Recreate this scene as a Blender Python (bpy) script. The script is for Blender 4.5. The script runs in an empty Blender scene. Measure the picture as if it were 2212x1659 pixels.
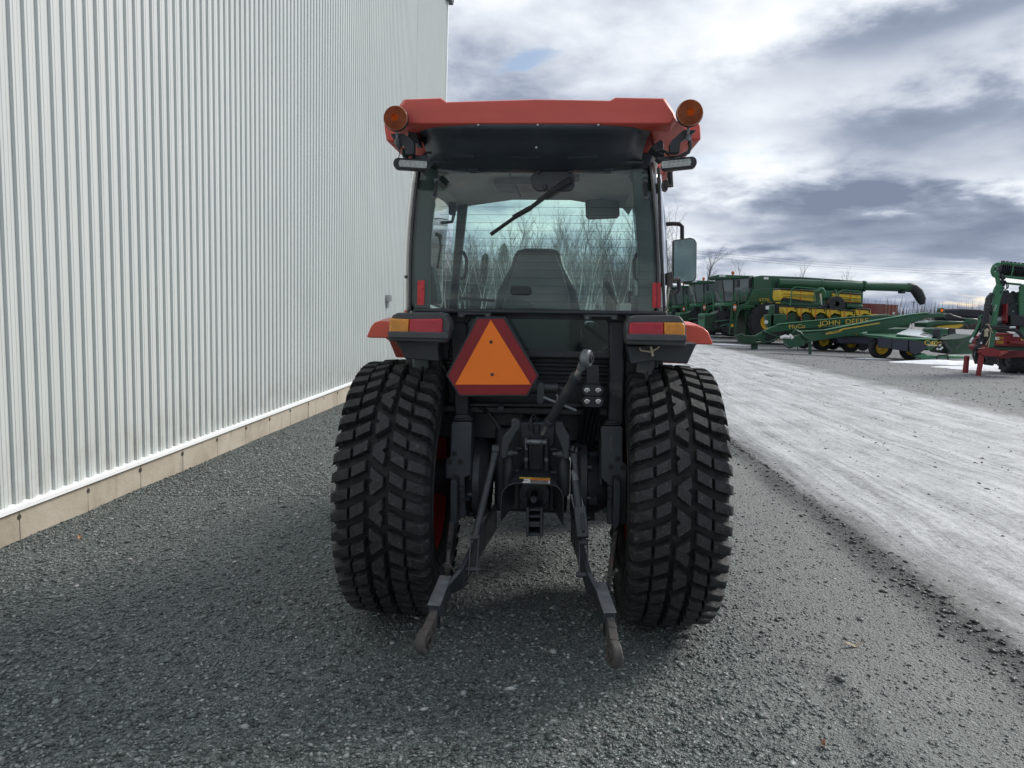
import bpy, bmesh, math, random
import numpy as np
from mathutils import Vector, Matrix
random.seed(7); rng = np.random.default_rng(7)
S = bpy.context.scene
COL = S.collection
PI = math.pi
rad = math.radians
sin, cos = math.sin, math.cos

# ------------------------------------------------------------------ camera
YAW, PITCH, ROLL, CAMH = rad(3.1), rad(6.19), rad(1.9), 1.5
FPX, UX, UY = 1534.1, 1106.0, 829.5            # focal length and centre of a 2212 x 1659 measuring grid
_f = Vector((-sin(YAW)*cos(PITCH), cos(YAW)*cos(PITCH), -sin(PITCH)))
_r = Vector((cos(YAW), sin(YAW), 0)); _u = _r.cross(_f)
_r2 = _r*cos(ROLL)+_u*sin(ROLL); _u2 = -_r*sin(ROLL)+_u*cos(ROLL)
cam = bpy.data.objects.new('camera', bpy.data.cameras.new('camera')); COL.objects.link(cam)
cam.matrix_world = Matrix(((_r2.x, _u2.x, -_f.x, 0), (_r2.y, _u2.y, -_f.y, 0), (_r2.z, _u2.z, -_f.z, CAMH), (0, 0, 0, 1)))
cam.data.sensor_width = 36; cam.data.lens = FPX/2212*36
cam.data.clip_start = 0.05; cam.data.clip_end = 9000
S.camera = cam

# ------------------------------------------------------------------ world, sun, exposure
SUN_AZ, SUN_EL = 58, 33                         # degrees right of +Y, degrees up
world = bpy.data.worlds.new('World'); S.world = world; world.use_nodes = True
class NT:
    """small helper to write node trees"""
    def __init__(s, tree): s.t = tree; tree.nodes.clear()
    def n(s, typ, **kw):
        nd = s.t.nodes.new(typ)
        for k, v in kw.items(): setattr(nd, k, v)
        return nd
    def put(s, sock, v):
        if isinstance(v, bpy.types.NodeSocket): s.t.links.new(v, sock)
        elif v is not None: sock.default_value = v
    def m(s, op, a, b=None, c=None, clamp=False):
        nd = s.n('ShaderNodeMath', operation=op, use_clamp=clamp)
        for i, v in enumerate((a, b, c)):
            if v is not None: s.put(nd.inputs[i], v)
        return nd.outputs[0]
    def vm(s, op, a, b=None):
        nd = s.n('ShaderNodeVectorMath', operation=op); s.put(nd.inputs[0], a)
        if b is not None: s.put(nd.inputs[1], b)
        return nd.outputs[0]
    def noise(s, vec, scale, detail=4, rough=.55, dist=0, out='Fac'):
        nd = s.n('ShaderNodeTexNoise'); s.put(nd.inputs['Vector'], vec)
        for k, v in (('Scale', scale), ('Detail', detail), ('Roughness', rough), ('Distortion', dist)): s.put(nd.inputs[k], v)
        return nd.outputs[out]
    def vor(s, vec, scale, feature='F1', out='Distance', rnd=1):
        nd = s.n('ShaderNodeTexVoronoi', feature=feature); s.put(nd.inputs['Vector'], vec)
        s.put(nd.inputs['Scale'], scale); s.put(nd.inputs['Randomness'], rnd)
        return nd.outputs[out]
    def ramp(s, fac, stops, interp='LINEAR'):
        nd = s.n('ShaderNodeValToRGB'); cr = nd.color_ramp; cr.interpolation = interp
        while len(cr.elements) < len(stops): cr.elements.new(.5)
        for e, (p, c) in zip(cr.elements, stops):
            e.position = p; e.color = (*c, 1) if len(c) == 3 else c
        s.put(nd.inputs[0], fac); return nd.outputs[0]
    def mr(s, v, a, b, c=0., d=1., smooth=False):
        nd = s.n('ShaderNodeMapRange'); nd.clamp = True
        if smooth: nd.interpolation_type = 'SMOOTHSTEP'
        for k, x in zip(range(5), (v, a, b, c, d)): s.put(nd.inputs[k], x)
        return nd.outputs[0]
    def mix(s, f, a, b, blend='MIX'):
        nd = s.n('ShaderNodeMix', data_type='RGBA', blend_type=blend)
        s.put(nd.inputs['Factor'], f)
        for k, v in (('A', a), ('B', b)):
            sk = [i for i in nd.inputs if i.name == k and i.type == 'RGBA'][0]
            s.put(sk, (*v, 1) if isinstance(v, tuple) and len(v) == 3 else v)
        return [o for o in nd.outputs if o.type == 'RGBA'][0]
    def comb(s, x, y, z):
        nd = s.n('ShaderNodeCombineXYZ')
        for i, v in enumerate((x, y, z)): s.put(nd.inputs[i], v)
        return nd.outputs[0]

w = NT(world.node_tree)
sky = w.n('ShaderNodeTexSky', sky_type='NISHITA', sun_disc=False)
sky.sun_elevation = rad(SUN_EL); sky.sun_rotation = rad(SUN_AZ); sky.air_density = 1.0; sky.dust_density = 1.0
geo = w.n('ShaderNodeTexCoord').outputs['Generated']
sx = w.n('ShaderNodeSeparateXYZ'); w.put(sx.inputs[0], geo)
dx, dy, dz = sx.outputs
zz = w.m('MAXIMUM', dz, 0.0)
kk = w.m('DIVIDE', 1.0, w.m('ADD', zz, .20))
# the cloud deck: noise on a plane overhead, so the banks flatten towards the horizon
plane = w.comb(w.m('MULTIPLY', dx, kk), w.m('MULTIPLY', dy, kk), 3.7)
big = w.noise(plane, 1.05, 4, .45, .25)
fine = w.noise(w.vm('ADD', plane, (5.2, 1.3, 2.)), 3.6, 7, .56, .1)
stripe = w.noise(w.comb(w.m('MULTIPLY', w.m('ARCTAN2', dx, dy), 2.2), w.m('MULTIPLY', zz, 26.), 1.3), 1.0, 4, .5, .6)
az = w.m('ARCTAN2', dx, dy)
wob = w.m('MULTIPLY', w.m('SUBTRACT', fine, .5), .10)
def bank(a0, e0, wa, we, slope=0.):
    """a soft bank of cloud at azimuth a0, elevation e0 (radians)"""
    a_ = w.m('DIVIDE', w.m('SUBTRACT', az, a0), wa)
    e_ = w.m('DIVIDE', w.m('ADD', w.m('SUBTRACT', w.m('SUBTRACT', dz, e0), w.m('MULTIPLY', w.m('SUBTRACT', az, a0), slope)), wob), we)
    r2 = w.m('ADD', w.m('MULTIPLY', a_, a_), w.m('MULTIPLY', e_, e_))
    return w.m('EXPONENT', w.m('MULTIPLY', r2, -1.0))
elev = w.ramp(zz, [(0, (.66,)*3), (.04, (.56,)*3), (.11, (.42,)*3), (.19, (.46,)*3), (.29, (.55,)*3), (.42, (.58,)*3), (1, (.58,)*3)], 'B_SPLINE')
cover = w.m('ADD', w.m('ADD', elev, -.03), w.m('MULTIPLY', w.m('SUBTRACT', big, .5), 1.15))
cover = w.m('ADD', cover, w.m('MULTIPLY', w.m('SUBTRACT', fine, .5), 1.05))
cover = w.m('ADD', cover, w.m('MULTIPLY', w.m('SUBTRACT', stripe, .5), w.mr(zz, .02, .22, 1.25, 0.)))
for amt, *bk in ((-.50, .50, .345, .24, .030, .19), (-.34, .44, .235, .17, .032, 0), (-.33, .42, .135, .34, .036, -.02), (-.22, .22, .065, .12, .020, 0), (.26, -.16, .42, .17, .11, 0),
                 (.42, .27, .20, .10, .055, .2), (.36, .56, .405, .26, .028, .2), (.42, .0, .15, .16, .05, 0), (.25, .52, .165, .10, .018, 0), (.30, .58, .06, .16, .010, 0), (.25, .17, .095, .08, .025, 0)):
    cover = w.m('ADD', cover, w.m('MULTIPLY', bank(*bk), amt))
cloud = w.ramp(cover, [(.08, (.155, .185, .255)), (.30, (.24, .275, .355)), (.50, (.42, .458, .525)), (.72, (.60, .632, .68)), (1, (.80, .805, .79))])
hole = w.noise(w.vm('ADD', plane, (11.3, 4.1, 0.)), 1.6, 5, .5, .3)
blue = w.mr(hole, .66, .74, 0., .8, True)
blue = w.m('MAXIMUM', blue, w.m('MULTIPLY', w.mr(w.m('ADD', bank(-.045, .315, .07, .016, .25), w.m('MULTIPLY', w.m('SUBTRACT', fine, .5), .9)), .55, 1.0, 0, 1, True), .75))
blue = w.m('MAXIMUM', blue, w.m('MULTIPLY', w.mr(w.m('ADD', bank(.24, .452, .13, .022, .0), w.m('MULTIPLY', w.m('SUBTRACT', fine, .5), .8)), .45, .9, 0, 1, True), .9))
skyc = w.mix(1.0, sky.outputs[0], (.10, .10, .10, 1), 'MULTIPLY')
bg = w.n('ShaderNodeBackground'); w.put(bg.inputs['Color'], w.mix(blue, cloud, skyc)); bg.inputs['Strength'].default_value = 1.0
wo = w.n('ShaderNodeOutputWorld'); w.put(wo.inputs[0], bg.outputs[0])

sun = bpy.data.objects.new('sun', bpy.data.lights.new('sun', 'SUN')); COL.objects.link(sun)
sun.data.energy = 2.4; sun.data.angle = rad(20); sun.data.color = (1, .96, .90)
_sd = Vector((sin(rad(SUN_AZ))*cos(rad(SUN_EL)), cos(rad(SUN_AZ))*cos(rad(SUN_EL)), sin(rad(SUN_EL))))
sun.rotation_euler = _sd.to_track_quat('Z', 'Y').to_euler()
S.view_settings.view_transform = 'Standard'; S.view_settings.look = 'None'
S.view_settings.exposure = 0.52; S.view_settings.gamma = 1.0; S.view_settings.use_curve_mapping = False
S.render.engine = 'CYCLES'
S.cycles.max_bounces = 8; S.cycles.transparent_max_bounces = 24; S.cycles.use_denoising = True
S.cycles.caustics_reflective = False; S.cycles.caustics_refractive = False

# ------------------------------------------------------------------ mesh helpers
class MB:
    def __init__(s): s.v = []; s.f = []
    def add(s, vs, fs, M=None):
        o = len(s.v)
        s.v += [tuple(M @ Vector(p)) if M is not None else tuple(p) for p in vs]
        s.f += [tuple(i+o for i in f) for f in fs]; return s
    def box(s, x0, x1, y0, y1, z0, z1, M=None):
        return s.add([(x0,y0,z0),(x1,y0,z0),(x1,y1,z0),(x0,y1,z0),(x0,y0,z1),(x1,y0,z1),(x1,y1,z1),(x0,y1,z1)],
                     [(3,2,1,0),(4,5,6,7),(0,1,5,4),(1,2,6,5),(2,3,7,6),(3,0,4,7)], M)
    def plate(s, poly, y0, y1, M=None):
        """an outline in x,z given depth along y"""
        n = len(poly)
        return s.add([(x, y0, z) for x, z in poly]+[(x, y1, z) for x, z in poly],
                     [tuple(range(n)), tuple(range(2*n-1, n-1, -1))]+[(i, i+n, (i+1) % n+n, (i+1) % n) for i in range(n)], M)
    def loft(s, rings, cap=True, closed=True):
        n = len(rings[0]); vs = [p for r in rings for p in r]; fs = []
        for k in range(len(rings)-1):
            for i in range(n if closed else n-1):
                j = (i+1) % n; fs.append((k*n+i, k*n+j, (k+1)*n+j, (k+1)*n+i))
        if cap and closed: fs += [tuple(range(n-1, -1, -1)), tuple(range((len(rings)-1)*n, len(rings)*n))]
        return s.add(vs, fs)
    def tube(s, pts, r, n=8, cap=True):
        pts = [Vector(p) for p in pts]; rs = r if isinstance(r, (list, tuple)) else [r]*len(pts)
        rings = []; ref = None
        for i, p in enumerate(pts):
            d = (pts[min(i+1, len(pts)-1)]-pts[max(i-1, 0)]).normalized()
            if ref is None: ref = Vector((0, 0, 1)) if abs(d.z) < .9 else Vector((1, 0, 0))
            a = d.cross(ref).normalized(); b = a.cross(d).normalized(); ref = b
            rings.append([tuple(p+(a*cos(2*PI*k/n)+b*sin(2*PI*k/n))*rs[i]) for k in range(n)])
        return s.loft(rings, cap)
    def cyl(s, p0, p1, r0, r1=None, n=16): return s.tube([p0, p1], [r0, r0 if r1 is None else r1], n)
    def lathe(s, prof, c, axis='x', n=48, cap=False):
        """profile of (offset along axis, radius)"""
        rings = []
        for a, r in prof:
            ring = []
            for k in range(n):
                t = 2*PI*k/n; p, q = r*cos(t), r*sin(t)
                ring.append({'x': (c[0]+a, c[1]+p, c[2]+q), 'y': (c[0]+q, c[1]+a, c[2]+p), 'z': (c[0]+p, c[1]+q, c[2]+a)}[axis])
            rings.append(ring)
        return s.loft(rings, cap)
    def ball(s, c, r, n=12, sc=(1, 1, 1)):
        prof = [(-cos(PI*k/(n//2)), max(sin(PI*k/(n//2)), .001)) for k in range(n//2+1)]
        rings = [[(c[0]+r*sc[0]*q*cos(2*PI*k/n), c[1]+r*sc[1]*q*sin(2*PI*k/n), c[2]+r*sc[2]*a) for k in range(n)] for a, q in prof]
        return s.loft(rings)
    def mesh(s, name, m, smooth=False, angle=35, recalc=True):
        me = bpy.data.meshes.new(name); me.from_pydata(s.v, [], s.f); me.update()
        if recalc:
            b = bmesh.new(); b.from_mesh(me); bmesh.ops.recalc_face_normals(b, faces=b.faces); b.to_mesh(me); b.free()
        if m is not None: me.materials.append(m)
        if smooth:
            me.polygons.foreach_set('use_smooth', [True]*len(me.polygons)); me.set_sharp_from_angle(angle=rad(angle))
        return me
    def build(s, name, m, parent=None, bev=0, smooth=False, angle=35, seg=2):
        o = link(name, s.mesh(name, m, smooth or bev > 0, angle), parent)
        if bev:
            b = o.modifiers.new('bevel', 'BEVEL'); b.width = bev; b.segments = seg; b.limit_method = 'ANGLE'; b.angle_limit = rad(40)
        return o
def link(name, me, parent=None):
    o = bpy.data.objects.new(name, me); COL.objects.link(o)
    if parent is not None: o.parent = parent
    return o
def tag(o, label=None, cat=None, group=None, kind=None):
    if label: o['label'] = label
    if cat: o['category'] = cat
    if group: o['group'] = group
    if kind: o['kind'] = kind
    return o
def thing(name, label, cat, loc=(0, 0, 0), rot=(0, 0, 0), group=None):
    o = link(name, None); o.location = loc; o.rotation_euler = rot; return tag(o, label, cat, group)
def copy_tree(o, parent=None):
    c = o.copy(); COL.objects.link(c)
    if parent is not None: c.parent = parent
    for ch in list(o.children): copy_tree(ch, c)
    return c
def text(name, s, size, m, parent, loc, rot=(PI/2, 0, 0), depth=.002, sx=1., align='CENTER', shear=0):
    cu = bpy.data.curves.new(name, 'FONT'); cu.body = s; cu.size = size; cu.extrude = depth; cu.align_x = align; cu.align_y = 'CENTER'; cu.shear = shear
    o = bpy.data.objects.new(name, cu); COL.objects.link(o)
    me = bpy.data.meshes.new_from_object(o.evaluated_get(bpy.context.evaluated_depsgraph_get()))
    bpy.data.objects.remove(o); bpy.data.curves.remove(cu)
    me.materials.clear(); me.materials.append(m)
    t = link(name, me, parent); t.location = loc; t.rotation_euler = rot; t.scale = (sx, 1, 1); return t
def circ(cx, cz, r, n=16, a0=0, a1=2*PI):
    return [(cx+r*cos(a0+(a1-a0)*k/n), cz+r*sin(a0+(a1-a0)*k/n)) for k in range(n)]
def rrect(x0, x1, z0, z1, r, n=4):
    out = []
    for cx, cz, a in ((x1-r, z1-r, 0), (x0+r, z1-r, PI/2), (x0+r, z0+r, PI), (x1-r, z0+r, 1.5*PI)):
        out += [(cx+r*cos(a+PI/2*k/n), cz+r*sin(a+PI/2*k/n)) for k in range(n+1)]
    return out

# ------------------------------------------------------------------ materials
def mat(name, col, rough=.5, metal=0., var=.12, scale=8., bump=0., bscale=60., dirt=None, dirt_amt=0., dscale=3., spec=.5, coat=0., col2=None, stretch=None):
    m = bpy.data.materials.new(name); m.use_nodes = True; t = NT(m.node_tree)
    p = t.n('ShaderNodeBsdfPrincipled'); o = t.n('ShaderNodeOutputMaterial'); t.put(o.inputs[0], p.outputs[0])
    vec = t.vm('ADD', t.n('ShaderNodeTexCoord').outputs['Object'], t.vm('MULTIPLY', t.comb(*[t.n('ShaderNodeObjectInfo').outputs['Random']]*3), (31., 17., 23.)))
    if stretch: vec = t.vm('MULTIPLY', vec, stretch)
    n1 = t.noise(vec, scale, 5, .6)
    lo = tuple(c*(1-var) for c in col); hi = tuple(min(c*(1+var), 1) for c in (col2 or col))
    c = t.ramp(n1, [(.3, lo), (.7, hi)])
    if dirt:
        d = t.noise(vec, dscale, 7, .68, .3)
        c = t.mix(t.mr(d, .62-.3*dirt_amt, .80-.2*dirt_amt, 0., .9), c, dirt)
        r = t.mr(d, .4, .7, rough, min(rough+.3, 1)); t.put(p.inputs['Roughness'], r)
    else:
        t.put(p.inputs['Roughness'], t.mr(n1, .3, .7, max(rough-.06, 0), min(rough+.06, 1)))
    t.put(p.inputs['Base Color'], c); p.inputs['Metallic'].default_value = metal
    p.inputs['Specular IOR Level'].default_value = spec; p.inputs['Coat Weight'].default_value = coat
    if bump:
        b = t.n('ShaderNodeBump'); b.inputs['Strength'].default_value = 1; b.inputs['Distance'].default_value = bump
        t.put(b.inputs['Height'], t.noise(vec, bscale, 4, .6)); t.put(p.inputs['Normal'], b.outputs[0])
    return m
def glass(name, tint, refl=.06, rough=.0, dirt=0.):
    m = bpy.data.materials.new(name); m.use_nodes = True; t = NT(m.node_tree)
    tr = t.n('ShaderNodeBsdfTransparent'); tr.inputs[0].default_value = (*tint, 1)
    gl = t.n('ShaderNodeBsdfGlossy'); gl.inputs[0].default_value = (.9, .9, .9, 1); gl.inputs['Roughness'].default_value = rough
    fr = t.n('ShaderNodeFresnel'); fr.inputs['IOR'].default_value = 1.5
    mx = t.n('ShaderNodeMixShader'); t.put(mx.inputs[0], t.m('MULTIPLY', fr.outputs[0], refl/.04)); t.put(mx.inputs[1], tr.outputs[0]); t.put(mx.inputs[2], gl.outputs[0])
    res = mx.outputs[0]
    if dirt:
        df = t.n('ShaderNodeBsdfDiffuse'); df.inputs[0].default_value = (.45, .47, .46, 1)
        vec = t.n('ShaderNodeTexCoord').outputs['Object']
        m2 = t.n('ShaderNodeMixShader'); t.put(m2.inputs[0], t.mr(t.noise(vec, 5., 6, .65), .35, .8, dirt*.4, dirt*1.6)); t.put(m2.inputs[1], res); t.put(m2.inputs[2], df.outputs[0]); res = m2.outputs[0]
    o = t.n('ShaderNodeOutputMaterial'); t.put(o.inputs[0], res); return m
M = {}
def wall_mat():
    m = mat('painted_steel', (.575, .61, .595), .36, 0, .03, .6, spec=.4); t = NT.__new__(NT); t.t = m.node_tree
    p = [n for n in m.node_tree.nodes if n.type == 'BSDF_PRINCIPLED'][0]; base = p.inputs['Base Color'].links[0].from_socket
    r = t.n('ShaderNodeObjectInfo').outputs['Random']; base = t.mix(t.mr(r, 0, 1, 0, .10), base, (.50, .54, .535))      # sheets differ a little
    pos = t.n('ShaderNodeNewGeometry').outputs['Position']; sp = t.n('ShaderNodeSeparateXYZ'); t.put(sp.inputs[0], pos)
    streak = t.noise(t.vm('MULTIPLY', pos, (1, 7, .35)), 1.5, 5, .65)
    splash = t.m('MULTIPLY', t.mr(sp.outputs[2], .75, .10, 0, 1, True), t.mr(t.noise(pos, 5, 6, .7), .38, .72))          # mud splashed up from the yard
    base = t.mix(t.m('MULTIPLY', splash, .55), base, (.33, .31, .27)); base = t.mix(t.mr(streak, .56, .80, 0, .22), base, (.42, .44, .42))
    t.put(p.inputs['Base Color'], base); return m
M['wall'] = wall_mat()
M['trim'] = mat('white_flashing', (.86, .88, .88), .35, 0, .03, 2)
M['gutter'] = mat('gutter_grey', (.10, .12, .125), .45, 0, .08)
M['galv'] = mat('galvanised_box', (.33, .35, .36), .45, .5, .1)
M['red'] = mat('orange_red_paint', (.64, .088, .050), .33, 0, .06, 5, dirt=(.42, .17, .14), dirt_amt=-.12, coat=.15)
M['redplas'] = mat('faded_red_plastic', (.58, .088, .066), .33, 0, .08, 4, dirt=(.48, .20, .175), dirt_amt=.06, dscale=2.2, stretch=(.6, 1, 2.5))
M['rim'] = mat('dark_red_rim', (.36, .018, .014), .5, 0, .2, 6, dirt=(.05, .03, .03), dirt_amt=.15)
M['black'] = mat('black_steel', (.018, .021, .025), .42, 0, .25, 10, dirt=(.14, .14, .138), dirt_amt=.05, dscale=6, bump=.0006, bscale=90)
M['hull'] = mat('moulded_underside', (.040, .050, .066), .34, 0, .2, 6, dirt=(.11, .12, .13), dirt_amt=.02, dscale=5)
M['bracket'] = mat('bracket_plate', (.055, .062, .072), .42, .1, .2, 10, dirt=(.15, .145, .13), dirt_amt=.02, dscale=8, stretch=(2, 2, .6))
M['plastic'] = mat('dark_plastic', (.022, .026, .031), .38, 0, .2, 6, dirt=(.10, .105, .11), dirt_amt=.0, dscale=7)
M['greyplas'] = mat('grey_plastic', (.060, .064, .070), .45, 0, .15, 6, dirt=(.17, .17, .17), dirt_amt=.05, dscale=9)
M['steel'] = mat('grey_cast_steel', (.034, .039, .046), .40, .1, .25, 12, dirt=(.10, .095, .085), dirt_amt=.08, dscale=7, bump=.0008, bscale=120)
M['worn'] = mat('worn_steel', (.17, .18, .195), .42, .35, .3, 18, dirt=(.15, .062, .030), dirt_amt=.12, dscale=9, bump=.0008, bscale=90)
M['rusty'] = mat('rusty_steel', (.072, .066, .064), .6, .2, .35, 18, dirt=(.15, .070, .040), dirt_amt=.12, dscale=12, bump=.001, bscale=120)
M['bright'] = mat('bare_thread', (.50, .50, .50), .3, .9, .15, 40)
M['rubber'] = mat('tyre_rubber', (.009, .010, .011), .60, 0, .25, 14, dirt=(.062, .060, .055), dirt_amt=.12, dscale=9, bump=.0015, bscale=140)  # darker than the lugs: groove shade and wetness put into the colour
M['lug'] = mat('lug_rubber', (.020, .0215, .023), .55, 0, .4, 40, dirt=(.125, .125, .112), dirt_amt=.22, dscale=42, bump=.005, bscale=190)
M['farrubber'] = mat('far_rubber', (.022, .023, .025), .8, 0, .2, 6, dirt=(.07, .07, .068), dirt_amt=.15)
M['orange'] = mat('fluorescent_orange', (1.0, .205, .010), .5, 0, .03, 4)
M['smvred'] = mat('reflective_dark_red', (.24, .008, .014), .32, 0, .12, 12, dirt=(.24, .03, .035), dirt_amt=-.05, dscale=8)
M['reflred'] = mat('reflector_red', (.55, .030, .040), .3, 0, .1, 60)
M['lensred'] = mat('red_lens', (.50, .016, .040), .16, 0, .15, 30, bump=.002, bscale=110, coat=.5)
M['lensamb'] = mat('amber_lens', (.72, .30, .03), .16, 0, .2, 30, bump=.002, bscale=110, coat=.5)
M['beacon'] = mat('amber_beacon_lens', (.58, .24, .13), .20, 0, .1, 20, coat=.4)
M['beaconhub'] = mat('amber_lens_centre', (.72, .17, .03), .2, 0, .15, 30, coat=.4)
M['lensclear'] = mat('clear_lens', (.42, .44, .43), .18, .2, .15, 30, coat=.5)
M['chrome'] = mat('chrome', (.6, .6, .6), .15, 1, .1)
M['liner'] = mat('headliner_grey', (.90, .91, .89), .7, 0, .08, 5)
M['trimgrey'] = mat('cab_trim', (.10, .112, .112), .55, 0, .12, 6)
M['seat'] = mat('seat_vinyl', (.045, .054, .056), .30, 0, .12, 4)
M['dash'] = mat('dash_black', (.02, .022, .024), .5, 0, .2)
M['mirror'] = mat('mirror', (.42, .48, .49), .03, 1, .02)
M['white'] = mat('white_paint', (.70, .70, .68), .5, 0, .08)
M['yellowlab'] = mat('yellow_decal', (.62, .42, .06), .5, 0, .08)
M['redtape'] = mat('orange_decal', (.60, .13, .03), .5, 0, .1)
M['blackink'] = mat('black_ink', (.015, .015, .015), .5)
M['green'] = mat('field_green_paint', (.009, .070, .030), .30, 0, .18, 1.6, dirt=(.075, .10, .075), dirt_amt=.05, dscale=1.6, coat=.2)
M['dkgreen'] = mat('dark_green_parts', (.010, .045, .020), .5, 0, .35, 2.5)
M['palegreen'] = mat('frame_green_paint', (.035, .15, .075), .4, 0, .10, .8, dirt=(.09, .13, .09), dirt_amt=.0)
M['yellow'] = mat('hopper_yellow', (.66, .44, .035), .42, 0, .08, 1.5, dirt=(.35, .24, .04), dirt_amt=-.05)
M['skirt'] = mat('black_canvas_skirt', (.022, .026, .040), .62, 0, .2, 3, bump=.01, bscale=3)
M['machblack'] = mat('machine_black', (.016, .018, .023), .55, 0, .3, 3)
M['machred'] = mat('machine_dark_red', (.20, .014, .018), .42, 0, .12, 2, dirt=(.11, .03, .03), dirt_amt=.05)
M['pinkred'] = mat('sunbleached_red', (.50, .09, .08), .45, 0, .1)
M['container'] = mat('container_rust_red', (.175, .048, .035), .6, 0, .18, .6)
M['cabglass'] = mat('dark_cab_glass', (.13, .16, .16), .06, 0, .2, 1.2, coat=.3)
M['farwhite'] = mat('light_panel', (.62, .68, .68), .25, 0, .06)
M['hose'] = mat('rubber_hose', (.014, .015, .018), .4, 0, .2)
M['rope'] = mat('rope', (.45, .38, .28), .8)
M['birch'] = mat('birch_bark', (.44, .43, .40), .8, 0, .35, 3, dirt=(.05, .045, .04), dirt_amt=.02, dscale=5, stretch=(1, 1, .35))
M['twig'] = mat('bare_twigs', (.125, .117, .104), .85, 0, .25, .6)
M['darktwig'] = mat('dark_bark', (.085, .075, .068), .85, 0, .25, .6)
M['conifer'] = mat('conifer_needles', (.022, .040, .022), .8, 0, .4, 1.2)
M['glass'] = glass('tinted_glass', (.89, .965, .945), .028, 0, .020)
M['glass2'] = glass('windscreen_glass', (.86, .95, .93), .045)
M['sideglass'] = glass('side_glass', (.84, .93, .91), .20, .02, .07)
M['line'] = mat('heater_wire', (.02, .022, .022), .6)

# ------------------------------------------------------------------ measuring: a sight line through the photograph to a real place
CAMP = Vector((0, 0, CAMH))
def sight(u, v): return _f+_r2*((u-UX)/FPX)-_u2*((v-UY)/FPX)
def at_y(u, v, Y):
    d = sight(u, v); p = CAMP+d*(Y/d.y); return p
def sstep(a, b, x): t = np.clip((np.asarray(x, float)-a)/(b-a), 0, 1); return t*t*(3-2*t)
def lumps(x, y, s, seed):
    r = np.random.default_rng(seed); z = np.zeros_like(np.asarray(x, float))
    for k in range(7):
        a = r.uniform(0, 2*PI); f = s*r.uniform(.6, 1.9); z += np.sin((x*np.cos(a)+y*np.sin(a))*f+r.uniform(0, 7))/7
    return z
def gz(x, y):
    """height of the ground: falls gently to the building, a kicked-up ridge along the road, wheel ruts"""
    x = np.asarray(x, float); y = np.asarray(y, float)
    near = (1-sstep(14, 40, np.abs(y)))*(1-sstep(12, 25, np.abs(x)))
    z = .035*np.minimum(x, 0)*(x > -8)+np.where(x <= -8, -.28, 0)
    z = z-.008*np.clip(y-4, 0, 10)*np.clip(-x/3.4, 0, 1)
    z = z+near*(.010*lumps(x, y, 2.2, 1)+.006*lumps(x, y, 7, 2))*np.clip(np.hypot(x, y-3.4)-.2, 0, 1)
    rl = 2.18+.06*np.sin(y*.7)
    z = z+near*.030*np.exp(-((x-rl)/.10)**2)*(.6+.4*np.sin(y*3.1+np.sin(y*7)))
    rt = 1.05+.10*np.sin((y-2)*1.4)
    z = z-.022*np.exp(-((x-rt)/.05)**2)*(y < 3.0)*(.7+.3*np.sin(y*21))+.016*np.exp(-((x-rt-.12)/.06)**2)*(y < 3.0)
    return z
def sheet(name, xs, ys, zf, m, parent=None, jitter=None):
    X, Y = np.meshgrid(xs, ys); Z = zf(X, Y)
    if jitter is not None: X = X+jitter(X, Y)
    n, k = len(ys), len(xs)
    me = bpy.data.meshes.new(name)
    me.vertices.add(n*k); me.vertices.foreach_set('co', np.stack([X, Y, Z], -1).astype(np.float32).ravel())
    i = (np.arange(n-1)[:, None]*k+np.arange(k-1)[None]).ravel()
    q = np.stack([i, i+1, i+1+k, i+k], -1).astype(np.int32)
    me.loops.add(q.size); me.loops.foreach_set('vertex_index', q.ravel())
    me.polygons.add(len(q)); me.polygons.foreach_set('loop_start', np.arange(0, q.size, 4, dtype=np.int32))
    me.polygons.foreach_set('use_smooth', np.ones(len(q), bool)); me.update(); me.validate()
    me.materials.append(m); return link(name, me, parent)

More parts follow.
